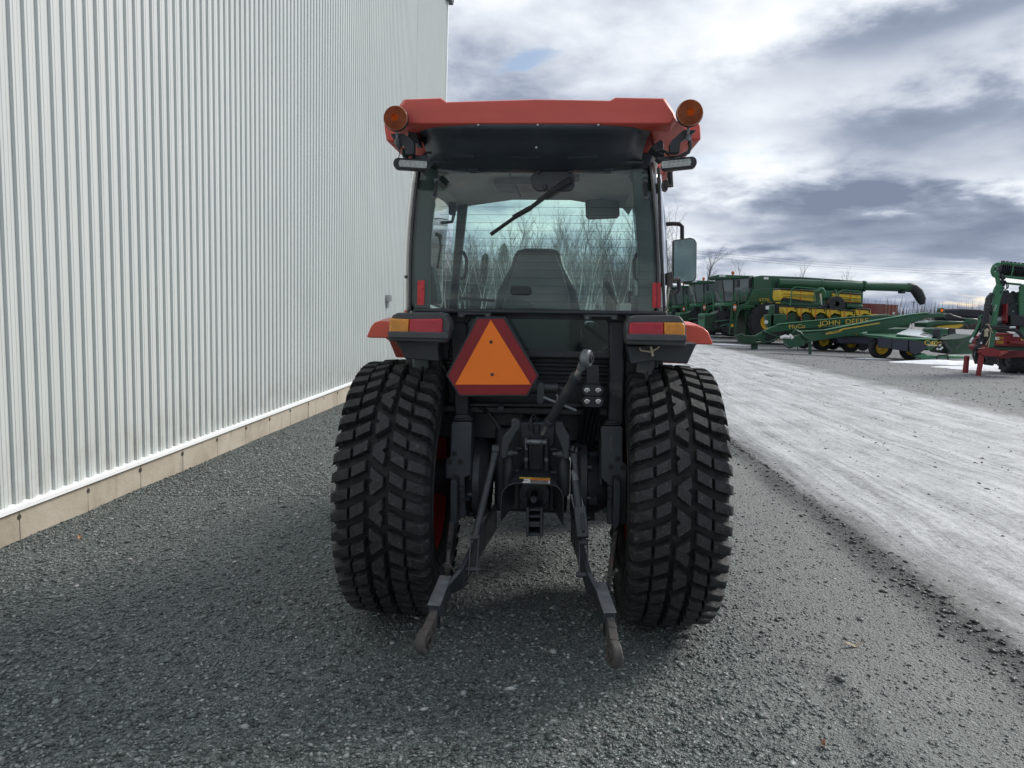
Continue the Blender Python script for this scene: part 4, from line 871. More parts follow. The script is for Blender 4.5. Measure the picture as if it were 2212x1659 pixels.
# --- cab posts, side glass, floor
# outline of the rear glass, narrowing to the top
GB, GT = (-.573, .547), (-.536, .493); ZB, ZT = 1.503, 2.135
def edge(s, z):
    k = (z-ZB)/(ZT-ZB); i = 0 if s < 0 else 1; return GB[i]+(GT[i]-GB[i])*k-s*.012*0+ (s*.022*sin(PI*min(max(k, 0), 1)))*.6
for s in (-1, 1):
    b = MB(); rings = []      # rear corner post behind the glass
    for k in range(9):
        z = 1.16+(2.2-1.16)*k/8; e = edge(s, max(z, ZB)); rings.append([(e-s*.075, -.13, z), (e-s*.005, -.15, z), (e+s*.012, -.10, z), (e+s*.005, -.05, z), (e-s*.07, -.07, z)])
    part('corner_post', b.loft(rings), 'trimgrey', .006, True)
    b = MB(); rings = []      # black rubber edge outside
    for k in range(9):
        z = 1.49+(2.15-1.49)*k/8; e = edge(s, z); rings.append([(e+s*.002, -.175, z), (e+s*.016, -.165, z), (e+s*.018, -.09, z), (e+s*.002, -.10, z)])
    part('door_seal', b.loft(rings), 'plastic', .003)
    b = MB(); rings = []      # curved quarter glass and door bowing outwards
    for k in range(11):
        z = 1.46+(2.17-1.46)*k/10; e = edge(s, z); bow = [(e+s*.020, -.13), (e+s*.060, -.05), (e+s*.083, .03), (e+s*.100, .2), (e+s*.110, .45), (e+s*.10, .75), (e+s*.06, 1.1)]
        rings.append([(x, y, z) for x, y in bow])
    b.loft(rings, cap=False, closed=False); o = part('side_glass', b, 'sideglass', 0, True); so = o.modifiers.new('thick', 'SOLIDIFY'); so.thickness = .005
    b = MB(); rings = []
    for k in range(2):
        z = 1.44+.03*k; e = edge(s, 1.5); rings.append([(e+s*.018, -.12, z), (e+s*.047, .0, z), (e+s*.078, .18, z), (e+s*.098, .45, z), (e+s*.05, 1.1, z), (e+s*.03, 1.1, z), (e+s*.078, .45, z), (e+s*.055, .18, z), (e+s*.0, -.12, z)])
    part('door_rail', b.loft(rings), 'plastic', .004)
    b = MB(); e0 = edge(s, 1.55)   # middle post and front post
    b.loft([[(edge(s, z)+s*.075-s*t, y, z) for t, y in ((0, .20), (.05, .20), (.05, .26), (0, .26))] for z in (1.0, 1.5, 2.17)])
    part('middle_post', b, 'trimgrey', .006)
    fa = [T(*q, 1.15) for q in (((1600+.5425*395)/1.8517, (640+.5425*1050)/1.8517), ((1600+.5425*470)/1.8517, (640+.5425*250)/1.8517))] if s < 0 else [T(*q, 1.15) for q in (((1600+.5425*1800)/1.8517, (640+.5425*1050)/1.8517), ((1600+.5425*1752)/1.8517, (640+.5425*300)/1.8517))]
    (x0, z0), (x1, z1) = fa; b = MB(); rings = []
    for k in range(7):
        t = -.6+1.7*k/6; x = x0+(x1-x0)*t; z = z0+(z1-z0)*t; w_ = .024+.012*abs(t-.3)
        rings.append([(x-w_, 1.13, z), (x+w_, 1.13, z), (x+w_*.8, 1.22, z), (x-w_*.8, 1.22, z)])
    part('front_post', b.loft(rings), 'trimgrey', .006, True)
    b = MB(); hx, hz0, hz1 = (472, 680, 872) if s < 0 else (1745, 690, 885)     # grab handle on the front post
    q = [p3(cB, 1.05, hx-s*-18 if False else hx, hz0)]
    d_ = 22 if s < 0 else -22
    b.tube([p3(cB, 1.08, *v) for v in ((hx-d_, hz0-8), (hx, hz0+6), (hx+d_*.8, hz0+50), (hx+d_*.8, hz1-50), (hx, hz1-5), (hx-d_*1.2, hz1+6))], .011, 8); part('grab_handle', b, 'plastic', smooth=True)
b = MB(); b.box(-.60, .57, -.09, 1.3, 1.0, 1.04); b.box(-.62, -.45, -.09, .9, 1.04, 1.36); b.box(.42, .58, -.09, .9, 1.04, 1.36); part('cab_floor', b, 'dash', .01)
b = MB(); b.loft([[(x, y, 1.16+.0*x) for x, y in ((-.6, .98), (.57, .98), (.57, 1.3), (-.6, 1.3))], [(x, y, z) for x, y, z in ((-.56, 1.05, 1.50), (.53, 1.05, 1.50), (.53, 1.3, 1.49), (-.56, 1.3, 1.49))]]); part('dashboard', b, 'dash', .02)

# windscreen and heated rear glass
b = MB(); b.plate([(-.62, 1.46), (.63, 1.46), (.60, 2.24), (-.57, 2.24)], 1.20, 1.206); part('windscreen', b, 'glass2')
b = MB(); rings = []
ol = [(edge(-1, ZB)+.012, ZB), (edge(-1, ZB), ZB+.014)]+[(edge(-1, ZB+(ZT-ZB)*k/8), ZB+(ZT-ZB)*k/8) for k in range(1, 8)]+[(edge(-1, ZT)+.005, ZT-.02), (edge(-1, ZT)+.03, ZT)]
orr = [(edge(1, ZB)-.012, ZB), (edge(1, ZB), ZB+.014)]+[(edge(1, ZB+(ZT-ZB)*k/8), ZB+(ZT-ZB)*k/8) for k in range(1, 8)]+[(edge(1, ZT)-.005, ZT-.02), (edge(1, ZT)-.03, ZT)]
poly = ol+orr[::-1]
RG = part('rear_window', MB().plate(poly, -.168, -.163), 'glass')
b = MB()
for k in range(15):
    v = 343+k*57.6; (x0, z), (x1, z1) = T(*cB(300-k*4, v), -.169), T(*cB(1800+k*4, v+14), -.169); b.box(x0, x1, -.1695, -.1685, z-.0005, z+.0005)
part('heater_wires', b, 'line', par=RG)
b = MB(); q0 = [T(*cB(*v), -.172) for v in ((130, 890), (182, 885), (178, 1068), (126, 1070))]; b.plate(q0, -.1725, -.169); part('red_reflector', b, 'reflred', .0005, par=RG)
b = MB(); q0 = [T(*cB(*v), -.172) for v in ((1862, 905), (1922, 903), (1924, 1092), (1860, 1090))]; b.plate(q0, -.1725, -.169); part('red_reflector', b, 'reflred', .0005, par=RG)
b = MB(); (x0, z1), (x1, z0) = T(*cB(812, 930), -.2), T(*cB(967, 996), -.2); b.loft([[(x, y, z) for x, z in rrect(x0, x1, z0, z1, .016)] for y in (-.205, -.18)]); b.box((x0+x1)/2-.02, (x0+x1)/2+.02, -.19, -.165, z0+.008, z1-.008); part('window_handle', b, 'plastic', .004, par=RG)
for q in ((1806, 158), (1814, 272), (272, 152), (253, 270)):
    x, z = T(*cB(*q), -.172); b = MB(); b.lathe([(0, .012), (-.006, .012), (-.010, .008), (-.010, .0004)], (x, -.169, z), 'y', 14); part('glass_bolt', b, 'worn', par=RG)
for s, q in ((-1, ((272, 152), (262, 210), (253, 270))), (1, ((1806, 158), (1808, 215), (1814, 272)))):
    b = MB(); b.tube([p3(cB, -.176, *v) for v in q], .008, 6); part('hinge_arm', b, 'black', smooth=True, par=RG)
    b = MB(); b.tube([p3(cB, -.12, *v) for v in (((300, 130), (345, 170), (372, 195)) if s < 0 else ((1790, 130), (1745, 190), (1700, 110)))], .012, 8); part('gas_strut', b, 'plastic', smooth=True)
for q, sc in (((165, 185), 1), ((95, 860), 1.3), ((1955, 190), 1), ((1985, 880), 1.4)):
    b = MB(); x, z = T(*cB(*q), -.10); s = -1 if q[0] < 1000 else 1; b.plate([(x-.011*sc, z+.02*sc), (x+.006*sc, z+.024*sc), (x+.011*sc, z), (x+.008*sc, z-.024*sc), (x-.009*sc, z-.018*sc)], -.13, -.06); b.cyl((x, -.10, z), (x+s*.03*sc, -.10, z-.002), .006*sc, n=8); part('door_hinge', b, 'rusty', .002)
# wiper and its motor cover
b = MB(); b.plate([T(*cB(*v), -.175) for v in ((960, 130), (990, 92), (1010, 84), (1255, 84), (1284, 100), (1288, 190), (1272, 220), (1245, 232), (1010, 228), (975, 200))], -.180, -.166); wm = part('wiper_motor_cover', b, 'greyplas', .003)
for q in ((1018, 90), (1257, 84), (1071, 199)): x, z = T(*cB(*q), -.182); b = MB(); b.lathe([(0, .011), (-.004, .011), (-.007, .007), (-.007, .0004)], (x, -.180, z), 'y', 12); part('cover_bolt', b, 'steel', par=wm)
b = MB(); W = lambda v, y: p3(cB, y, *v)
b.tube([W((1250, 150), -.19), W((1250, 152), -.205)], .017, 12)
b.tube([W((1252, 148), -.205), W((1190, 185), -.208), W((1080, 262), -.208), W((960, 355), -.205), W((885, 398), -.20)], [.015, .0135, .0115, .009, .007], 8)
wp = part('rear_wiper', b, 'dash', smooth=True)
b = MB(); b.tube([W((965, 352), -.196), W((835, 425), -.195)], .0125, 6); b.tube([W((1000, 330), -.188), W((840, 428), -.187), W((668, 550), -.187)], [.006, .009, .0095], 6); part('wiper_blade', b, 'dash', par=wp)

# --- roof
def roofsec(y, zb, wl, wr, zt, drop):
    """half-open section of the roof shell with a raised shoulder either side"""
    return [(-wl+.02, y, zb), (-wl, y, zb+.02), (-wl+.008, y, zt-.05), (-wl+.05, y, zt+drop*.5), (-.395, y, zt+drop), (-.372, y, zt-.006), (0, y, zt+.004), (.295, y, zt-.002), (.318, y, zt+drop), (wr-.05, y, zt+drop*.6), (wr-.008, y, zt-.05), (wr, y, zb+.02), (wr-.02, y, zb)]
b = MB(); b.loft([roofsec(-.455, 2.258, .585, .555, 2.346, .010), roofsec(-.44, 2.252, .60, .565, 2.352, .010), roofsec(-.25, 2.255, .63, .585, 2.362, .012), roofsec(.1, 2.255, .655, .61, 2.372, .012), roofsec(.9, 2.24, .65, .61, 2.365, .01), roofsec(1.32, 2.265, .60, .57, 2.335, .0), roofsec(1.42, 2.275, .54, .51, 2.31, 0)])
rf = part('roof_cap', b, 'redplas', .016, True, angle=50, seg=4)
for s in (-1, 1):      # side fairings that hang below the roof edge
    q = [(58, 150), (58, 205), (74, 300), (135, 305), (150, 150)] if s < 0 else [(2040, 150), (2095, 165), (2118, 190), (2121, 292), (2045, 296)]
    b = MB(); b.loft([[(x, y, z+dz) for x, z in pp(cA, -.12, q)] for y, dz in ((-.12, 0), (.5, .0), (1.25, .0))]); part('roof_side', b, 'redplas', .008, True)
    q0 = [(215, 180), (370, 178), (372, 395), (262, 395), (130, 300)] if s < 0 else [(1780, 168), (1965, 164), (2060, 250), (2000, 385), (1825, 405)]
    a_ = [T(*cA(*v), y) for v, y in zip(q0, (-.43, -.43, -.12, -.10, -.14) if s < 0 else (-.43, -.43, -.14, -.10, -.12))]
    ys = (-.43, -.43, -.12, -.10, -.14) if s < 0 else (-.43, -.43, -.14, -.10, -.12)
    b = MB(); b.loft([[(x, y+dy, z) for (x, z), y in zip(a_, ys)] for dy in (0, .05)]); part('roof_corner', b, 'redplas', .006)
# black moulded underside sloping down to the glass
def lip(y, z, xa, xb, d, cr=0): return [(xa, y, z), (xa+.04, y-.01, z-d*.6), (xa+.12, y-.012, z-d+cr), (-.12, y-.014, z-d), (.10, y-.014, z-d), (xb-.12, y-.012, z-d+cr), (xb-.04, y-.01, z-d*.6), (xb, y, z)]
cols = [(-.515, .475, 2.262, -.440), (-.510, .470, 2.245, -.428), (-.500, .462, 2.232, -.395), (-.492, .455, 2.205, -.360), (-.488, .450, 2.180, -.335), (-.490, .452, 2.160, -.300), (-.505, .465, 2.150, -.235), (-.52, .48, 2.135, -.20), (-.53, .49, 2.125, -.15)]
b = MB(); rings = []
for xa, xb, z, y in cols:
    ring = []
    for k in range(13):
        t = k/12; x = xa+(xb-xa)*t; ed = (abs(t-.5)*2)**6; ring.append((x, y+.10*ed, z+.015*ed))
    rings.append(ring)
b.loft(rings, cap=False, closed=False); o = part('roof_underside', b, 'hull', 0, True, angle=50); so = o.modifiers.new('thick', 'SOLIDIFY'); so.thickness = .012
for x in (-.335, -.045, .195):
    b = MB(); b.loft([[(x-.055, -.335, 2.178), (x+.055, -.335, 2.178), (x+.065, -.31, 2.150), (x-.065, -.31, 2.150)], [(x-.04, -.383, 2.222), (x+.04, -.383, 2.222), (x+.045, -.36, 2.21), (x-.045, -.36, 2.21)]])
    part('moulded_rib', b, 'hull', .006, par=o)
b = MB()
for q in ((672, 196), (1060, 195), (1453, 195), (1050, 347)): x, z = T(*cA(*q), -.445 if q[1] < 300 else -.36); yy = -.447 if q[1] < 300 else -.375; b.lathe([(0, .0055), (-.004, .005), (-.006, .002), (-.006, .0003)], (x, yy, z), 'y', 10)
part('underside_screws', b, 'bright', par=o)
b = MB(); (x0, z1), (x1, z0) = T(*cA(395, 400), -.20), T(*cA(1775, 480), -.20); b.plate([(x0-.03, z1+.03), (x1+.03, z1+.03), (x1+.01, z0+.01), (x1-.03, z0), (x0+.03, z0), (x0-.01, z0+.01)], -.155, -.12)
for cx in (638, 1518): x, z = T(*cA(cx, 440), -.2); b.box(x-.022, x+.022, -.20, -.15, z-.035, z+.04)
b.plate([(-.50, 2.142), (.46, 2.142), (.46, 2.158), (-.50, 2.158)], -.235, -.15); part('window_header', b, 'hull', .006)
# headliner inside
b = MB(); rings = []
for y, zc, ze in ((-.10, 2.165, 2.135), (.2, 2.195, 2.15), (.8, 2.225, 2.18), (1.16, 2.200, 2.165), (1.2, 2.195, 2.16)):
    rings.append([(-.58, y, ze-.06), (-.54, y, ze-.015), (-.44, y, ze), (-.2, y, zc), (.17, y, zc), (.40, y, ze), (.50, y, ze-.015), (.54, y, ze-.06), (.54, y, ze+.08), (-.58, y, ze+.08)])
b.loft(rings); part('headliner', b, 'liner', .008, True)
b = MB(); b.box(-.26, .0, .45, .75, 2.17, 2.20); b.box(.08, .2, .3, .42, 2.175, 2.20); part('ceiling_console', b, 'greyplas', .01)
b = MB(); b.tube([p3(cB, .3, *v) for v in ((805, 88), (850, 190), (890, 275))], .006, 6); part('ceiling_cable', b, 'dash', smooth=True)
# mirror inside
b = MB(); b.loft([[(x, y, z) for x, z in [T(*cB(*v), 1.0) for v in ((1366, 312), (1385, 290), (1600, 280), (1618, 300), (1620, 410), (1600, 428), (1395, 437), (1372, 420))]] for y in (1.0, 1.03)]); mi = part('inside_mirror', b, 'dash', .006)
b = MB(); b.plate([T(*cB(*v), .997) for v in ((1374, 316), (1390, 297), (1595, 287), (1611, 303), (1612, 408), (1596, 420), (1397, 429), (1380, 416))], .9955, .999); part('mirror_glass', b, 'mirror', par=mi); mi.rotation_euler = (0, 0, 0)
b = MB(); x, z = T(*cB(1500, 290), 1.0); b.tube([(x, 1.03, z), (x, 1.08, z+.06)], .008, 8); part('mirror_stem', b, 'dash', par=mi)

# --- seat, wheel, levers
b = MB(); rings = []
prof = [(1.10, .235, .40, .10), (1.35, .245, .37, .10), (1.50, .232, .36, .10), (1.60, .212, .35, .10), (1.68, .168, .345, .09), (1.725, .142, .345, .085), (1.78, .128, .35, .08), (1.808, .110, .355, .07), (1.820, .075, .36, .05)]
for z, w_, y, d in prof:
    ring = []
    for k in range(20):
        a = 2*PI*k/20; cx_ = abs(cos(a))**.55*math.copysign(1, cos(a)); sy_ = abs(sin(a))**.7*math.copysign(1, sin(a)); ring.append((-.008+w_*cx_, y+d*.5*sy_, z))
    rings.append(ring)
b.loft(rings); st = part('seat', b, 'seat', 0, True, angle=70)
b = MB(); b.loft([[(x, y, z) for x, z in [(-.10, 1.795), (.085, 1.795), (.125, 1.70), (.165, 1.56), (.17, 1.20), (-.185, 1.20), (-.18, 1.56), (-.135, 1.70)]] for y in (.298, .305, .33)]); part('seat_back_shell', b, 'trimgrey', .012, True, par=st)
b = MB(); b.box(-.25, .235, .40, .85, 1.22, 1.32); part('seat_cushion', b, 'seat', .03, par=st)
for s in (-1, 1): b = MB(); b.box(-.008+s*.29-.03, -.008+s*.29+.03, .35, .68, 1.40, 1.44); part('armrest', b, 'seat', .015, par=st)
b = MB(); c_ = Vector((-.01, .93, 1.50)); R_ = Matrix.Translation(c_) @ Matrix.Rotation(rad(-55), 4, 'X'); n_ = 28
b.add(*MB().loft([[(.18*cos(2*PI*k/n_)+.014*cos(2*PI*k/n_)*cos(j*PI/4), .18*sin(2*PI*k/n_)+.014*sin(2*PI*k/n_)*cos(j*PI/4), .014*sin(j*PI/4)) for j in range(8)] for k in range(n_+1)], cap=False).__dict__.values(), R_)
for a in (PI/2, PI*7/6, PI*11/6): b.add(*MB().tube([(0, 0, -.02), (.18*cos(a), .18*sin(a), 0)], .012, 6).__dict__.values(), R_)
b.tube([c_, (-.01, 1.08, 1.25)], .03, 10); part('steering_wheel', b, 'dash', smooth=True)
b = MB(); A = lambda v, y: p3(cB, y, *v)
b.tube([A((1602, 1068), .25), A((1588, 1040), .25)], .006, 6); b.tube([A((1590, 1042), .25), A((1560, 975), .25), A((1530, 915), .25), A((1515, 895), .25)], [.008, .014, .017, .010], 10); part('control_lever', b, 'dash', smooth=True)
b = MB(); b.tube([A((1690, 1050), .3), A((1697, 965), .3)], .008, 8); b.tube([A((1770, 1000), .3), A((1772, 975), .3)], .009, 8); part('gear_levers', b, 'dash', smooth=True)
b = MB(); x0, z1 = T(*cB(1705, 1000), .35); x1, z0 = T(*cB(1850, 1075), .35); b.box(x0, x1, .2, .6, z0-.12, z1); part('side_console', b, 'trimgrey', .02)
b = MB(); x0, z1 = T(*cB(1610, 1052), .2); x1, z0 = T(*cB(1694, 1072), .2); b.box(x0, x1, .12, .3, z0-.05, z0+.012); part('lever_gaiter', b, 'liner', .008)
b = MB(); q = [T(*cB(*v), .1) for v in ((180, 1060), (200, 820), (240, 780), (265, 800), (300, 1010), (305, 1060))]; b.plate(q, .0, .14); part('door_pillar_trim', b, 'trimgrey', .012)
b = MB(); b.tube([A((290, 560), .3), A((300, 640), .3), A((275, 800), .3)], .006, 6); b.tube([A((262, 545), .3), A((296, 560), .3), A((292, 585), .3)], .012, 6); part('seat_belt', b, 'dash', smooth=True)
b = MB(); b.tube([A((440, 1018), 1.15), A((700, 1038), 1.15)], .010, 6); part('front_wiper', b, 'dash')
b = MB(); b.tube([A((760, 1100), .22), A((790, 1020), .22), A((850, 985), .22), A((900, 985), .22)], .010, 8); b.tube([A((895, 1020), .22), A((960, 1050), .22), A((1010, 1100), .22)], .012, 8); part('cab_hoses', b, 'trimgrey', smooth=True)

# --- roof lamps: beacons, work lights and their brackets
for s, (u, v), rr_ in ((-1, (855, 256), .049), (1, (1490, 244.5), .051)):
    yb = -.50; x, z = T(u, v, yb); rr_ = rr_
    br = part('lamp_bracket', MB().plate(pp(cA, -.44, [(110, 262), (195, 262), (262, 315), (262, 395), (205, 400), (200, 345), (130, 300)] if s < 0 else [(2000, 238), (2082, 238), (2078, 248), (1978, 318), (1975, 385), (1912, 388), (1912, 330), (1925, 305)]), -.47, -.43), 'black', .003)
    b = MB(); b.lathe([(.03, rr_*.9), (.012, rr_*1.03), (.0, rr_*1.04), (-.006, rr_*1.0)], (x, yb, z), 'y', 40, True); hsg = part('beacon_housing', b, 'black', smooth=True)
    prof = [(-.006, rr_*1.0)]
    for k in range(13): r0 = rr_*(.98-k*.052); prof += [(-.007-.0010*k, r0), (-.0125-.0010*k, r0-rr_*.022)]
    prof += [(-.020, rr_*.30)]
    b = MB(); b.lathe(prof, (x, yb, z), 'y', 48); part('beacon_lens', b, 'beacon', smooth=True, angle=25, par=hsg)
    pr = [(-.020, rr_*.305)]
    for k in range(5): r0 = rr_*(.29-k*.055); pr += [(-.023, r0), (-.0195, r0-rr_*.022)]
    pr += [(-.024, .0005)]
    b = MB(); b.lathe(pr, (x, yb, z), 'y', 32); part('lens_centre', b, 'beaconhub', smooth=True, angle=25, par=hsg)
    b = MB(); b.cyl((x, yb+.02, z-rr_*1.0), (x, yb+.02, z-rr_*1.55), .006, n=8); b.cyl((x, yb+.02, z-rr_*1.55), (x+s*.004, yb+.03, z-rr_*1.9), .010, n=6); part('beacon_stud', b, 'worn', smooth=True, par=hsg)
    b = MB()
    if s < 0:
        b.tube([p3(cA, -.44, *q) for q in ((205, 345), (188, 360), (184, 385), (195, 408), (215, 415))], .008, 8); b.tube([p3(cA, -.47, *q) for q in ((160, 355), (160, 385), (153, 415))], .0022, 6)
        b.tube([p3(cA, -.40, *q) for q in ((370, 375), (340, 375), (322, 385), (310, 400), (342, 395))], .005, 6); b.tube([p3(cA, -.46, *q) for q in ((155, 310), (152, 330), (165, 342))], .012, 8)
    else:
        b.tube([p3(cA, -.46, *q) for q in ((2052, 255), (2046, 290), (2052, 340), (2040, 372), (2000, 390), (1985, 400))], .0075, 8); part('lamp_wiring', b, 'hose', smooth=True); b = MB(); b.tube([p3(cA, -.40, *q) for q in ((1822, 368), (1860, 358), (1895, 372), (1920, 392))], .006, 8)
    part('lamp_wiring', b, 'hose', smooth=True)
    q4 = [(122, 448), (340, 455)] if s < 0 else [(1862, 455), (2092, 440)]
    (xa, za), (xb, zb) = T(*cA(q4[0][0], q4[0][1]), -.43), T(*cA(q4[1][0], q4[1][1]), -.43)
    cxl, czl, hw = (xa+xb)/2, (za+zb)/2, (xb-xa)/2; til = math.atan2(zb-za, xb-xa)+(-.012 if s < 0 else .02)
    Rl = Matrix.Translation((cxl, -.43, czl)) @ Matrix.Rotation(-til, 4, 'Y') @ Matrix.Rotation(rad(5*-s), 4, 'Z')
    b = MB(); b.add(*MB().loft([[(x_*g, y_, z_*g) for x_, z_ in rrect(-hw, hw, -.0225, .0225, .020, 6)] for y_, g in ((-.012, .97), (-.006, 1), (.03, 1), (.045, .8))]).__dict__.values(), Rl); lb = part('work_light', b, 'black', .002, True)
    b = MB(); ofs = .012 if s < 0 else -.012; b.add(*MB().plate(rrect(-hw*.80+ofs, hw*.80+ofs, -.0135, .0135, .003), -.0135, -.010).__dict__.values(), Rl); part('lens_plate', b, 'lensclear', par=lb)
    for k in range(6):
        cxk = -hw*.80+ofs+hw*1.6*(k+.5)/6; b = MB(); b.add(*MB().lathe([(0, .0122), (-.003, .0118), (-.002, .009), (-.0045, .006), (-.003, .003), (-.005, .0003)], (cxk, -.0135, 0), 'y', 14).__dict__.values(), Rl); part('light_emitter', b, 'lensclear', smooth=True, par=lb)
    b = MB(); b.plate(pp(cA, -.40, [(255, 395), (345, 400), (370, 430), (345, 470), (300, 428), (240, 420)] if s < 0 else [(1825, 412), (1985, 395), (1985, 402), (1870, 432), (1850, 440)]), -.42, -.36); part('light_bracket', b, 'black', .003)
    b = MB(); xs_ = (345, 500) if s < 0 else (1862, 600)
    b.plate(pp(cA, -.22, [(215+45, 230), (300, 250), (318, 355), (290, 352), (245, 320)] if s < 0 else [(1835, 330), (1850, 345), (1860, 440), (1848, 436), (1770, 378)]), -.34, -.24); part('inner_bracket', b, 'plastic', .004)
b = MB(); b.tube([p3(cA, -.14, *q) for q in ((325, 550), (300, 530), (300, 522), (312, 520), (325, 540), (330, 552))], .004, 6); part('wire_loop', b, 'hose', smooth=True)
# cable along the right cab post
b = MB(); b.tube([p3(cB, -.19, *q) for q in ((1905, 60), (1912, 250), (1922, 600), (1945, 1000), (1950, 1120))], .007, 8); part('post_cable', b, 'hose', smooth=True)
# outside mirror on its arm
ym = .75
pts = [T(*cB(*v), ym) for v in ((2012, 590), (2130, 578), (2160, 590), (2172, 620), (2168, 880), (2150, 900), (2020, 912), (2010, 900))]
apts = [p3(cB, ym, *v) for v in ((2010, 470), (2060, 472), (2080, 490), (2080, 580))]
cxm = sum(p[0] for p in pts)/len(pts); czm = sum(p[1] for p in pts)/len(pts); x_in = min(p[0] for p in pts)
slant = lambda x: -.62*(x-x_in)
em = part('outside_mirror', MB().loft([[(x, ym+slant(x)+d, z) for x, z in pts] for d in (0, .04)]), 'dash', .010)
g = MB(); g.loft([[(x, ym+slant(x)+d, z) for x, z in [(cxm+(x-cxm)*.91, czm+(z-czm)*.95) for x, z in pts]] for d in (-.0025, .004)]); part('mirror_glass', g, 'mirror', par=em)
part('mirror_arm', MB().tube([Vector((.60, ym+.1, apts[0].z))]+apts, .012, 8), 'dash', smooth=True, par=em)
b = MB(); b.tube([p3(cB, .55, *v) for v in ((400, 310), (400, 390), (385, 455), (300, 465))], .010, 8); x0, z1 = T(*cB(362, 310), .6); x1, z0 = T(*cB(405, 402), .6); b.box(x0, x1, .58, .64, z0, z1); part('mirror_mount', b, 'trimgrey', .006)
b = MB(); b.tube([p3(cB, .35, *v) for v in ((2030, 870), (2055, 880), (2058, 960), (2035, 985))], .012, 8); part('door_handle', b, 'plastic', smooth=True)
b = MB(); b.tube([p3(cB, .2, *v) for v in ((1990, 90), (1996, 200))], .014, 8); part('roof_hinge', b, 'plastic', smooth=True)

# ------------------------------------------------------------------ machines parked across the yard
class Plane:
    """an upright plane parallel to the building's end, at distance Y; local x, depth n, z"""
    def __init__(s, Y, X0): s.Y, s.X0 = Y, X0
    def __call__(s, gx, gy, n=0.):
        p = at_y(1436.5+.3506*gx, 540+.3506*gy, s.Y+n); return (p.x-s.X0, p.z)
    def poly(s, pts, n=0.): return [s(x, y, n) for x, y in pts]
    def p(s, gx, gy, n=0.): x, z = s(gx, gy, n); return Vector((x, n, z))
def cropg(x0, y0, k): return lambda x, y: ((x0+k*x-2660)/.6492, (y0+k*y-1000)/.6492)
gA, gB_, gC, gD, gE = cropg(2680, 1080, 520/2212), cropg(3100, 1100, 500/2212), cropg(3560, 1020, 536/1778), cropg(3500, 1220, 420/2212), cropg(3880, 1240, 216/1280)
gF = cropg(3900, 1040, 196/1626)
def tyre(par, name, c, r, w, rimm='yellow', lugs=14, ax='y', rr=.55):
    b = MB(); h = w/2
    b.lathe([(-h*.7, r*rr), (-h, r*.72), (-h*.95, r*.92), (-h*.6, r*.99), (h*.6, r*.99), (h*.95, r*.92), (h, r*.72), (h*.7, r*rr)], c, ax, 36)
    for k in range(lugs):
        for s in (-1, 1):
            a = 2*PI*(k+(.5 if s > 0 else 0))/lugs; d = .5*PI/lugs*2
            q = [(s*h*.02, a), (s*h*.95, a+d), (s*h*.95, a+d*1.6), (s*h*.02, a+d*.6)]; vs = []
            for rad_ in (r*.97, r*1.03):
                for o_, t in q:
                    vs.append((c[0]+rad_*cos(t), c[1]+o_, c[2]+rad_*sin(t)) if ax == 'y' else (c[0]+o_, c[1]+rad_*cos(t), c[2]+rad_*sin(t)))
            b.add(vs, [(0, 1, 2, 3), (7, 6, 5, 4), (0, 4, 5, 1), (1, 5, 6, 2), (2, 6, 7, 3), (3, 7, 4, 0)])
    t = b.build(name, M['farrubber'], par, smooth=True, angle=40)
    b = MB(); b.lathe([(-h*.7, r*rr), (-h*.4, r*rr*.9), (-h*.25, r*.3), (-h*.45, r*.18), (-h*.45, .002)], c, ax, 28); b.lathe([(h*.7, r*rr), (h*.4, r*rr*.9), (h*.25, r*.3), (h*.25, .002)], c, ax, 28); b.build('rim', M[rimm], t, smooth=True)
    return t

# --- combine harvester, cab to the left, unloading pipe folded back along its side
CY0, CX0 = 37.6, 8.9
G = Plane(CY0, CX0)
cb = thing('combine_harvester', 'green combine harvester with orange roof beacon, longest unloading pipe, nearest of the parked row', 'combine harvester', (CX0, CY0, 0), group='combine harvesters parked in a row')
def cpart(name, b, m, bev=0, smooth=False, par=None): return b.build(name, M[m], par or cb, bev, smooth)
def gp(c, pts, n=0.): return [G(*c(*q), n) for q in pts]
b = MB(); b.loft([[(x, n, z) for x, z in gp(gA, [(1430, 300), (1440, 110), (1560, 92), (2250, 118), (3300, 190), (3280, 800), (2300, 780), (1640, 600), (1180, 600), (1310, 560)], 0)] for n in (0, 2.9)]); body = cpart('body', b, 'green', .05)
b = MB(); b.plate(gp(gA, [(1790, 220), (1880, 140), (2900, 160), (2900, 300), (1790, 300)], -.01), -.01, .02); cpart('pipe_recess', b, 'machblack', .01, par=body)
b = MB(); b.plate(gp(gA, [(1300, 302), (3250, 330), (3250, 338), (1300, 308)], -.01), -.012, .02); cpart('seam', b, 'machblack', par=body)
b = MB(); b.loft([[(x, n, z) for x, z in gp(gA, [(1340, 560), (1420, 320), (1640, 305), (2600, 330), (2600, 620), (1900, 580)], -.06)] for n in (-.06, .05)]); sp_ = cpart('side_panel', b, 'green', .04)
b = MB(); b.plate(gp(gA, [(1545, 570), (1700, 545), (1895, 548), (1905, 566), (1700, 575), (1550, 582)], -.07), -.075, -.05); cpart('yellow_stripe', b, 'yellow', par=sp_)
x, z = G(*gA(1603, 512), -.07); text('lettering', 'S770', .21, M['yellowlab'], sp_, (x, -.075, z), sx=1.3)
x, z = G(*gA(1635, 140), 0); b = MB(); b.box(x-.12, x+.12, -.012, .02, z-.06, z+.06); cpart('label_plate', b, 'white', par=body)
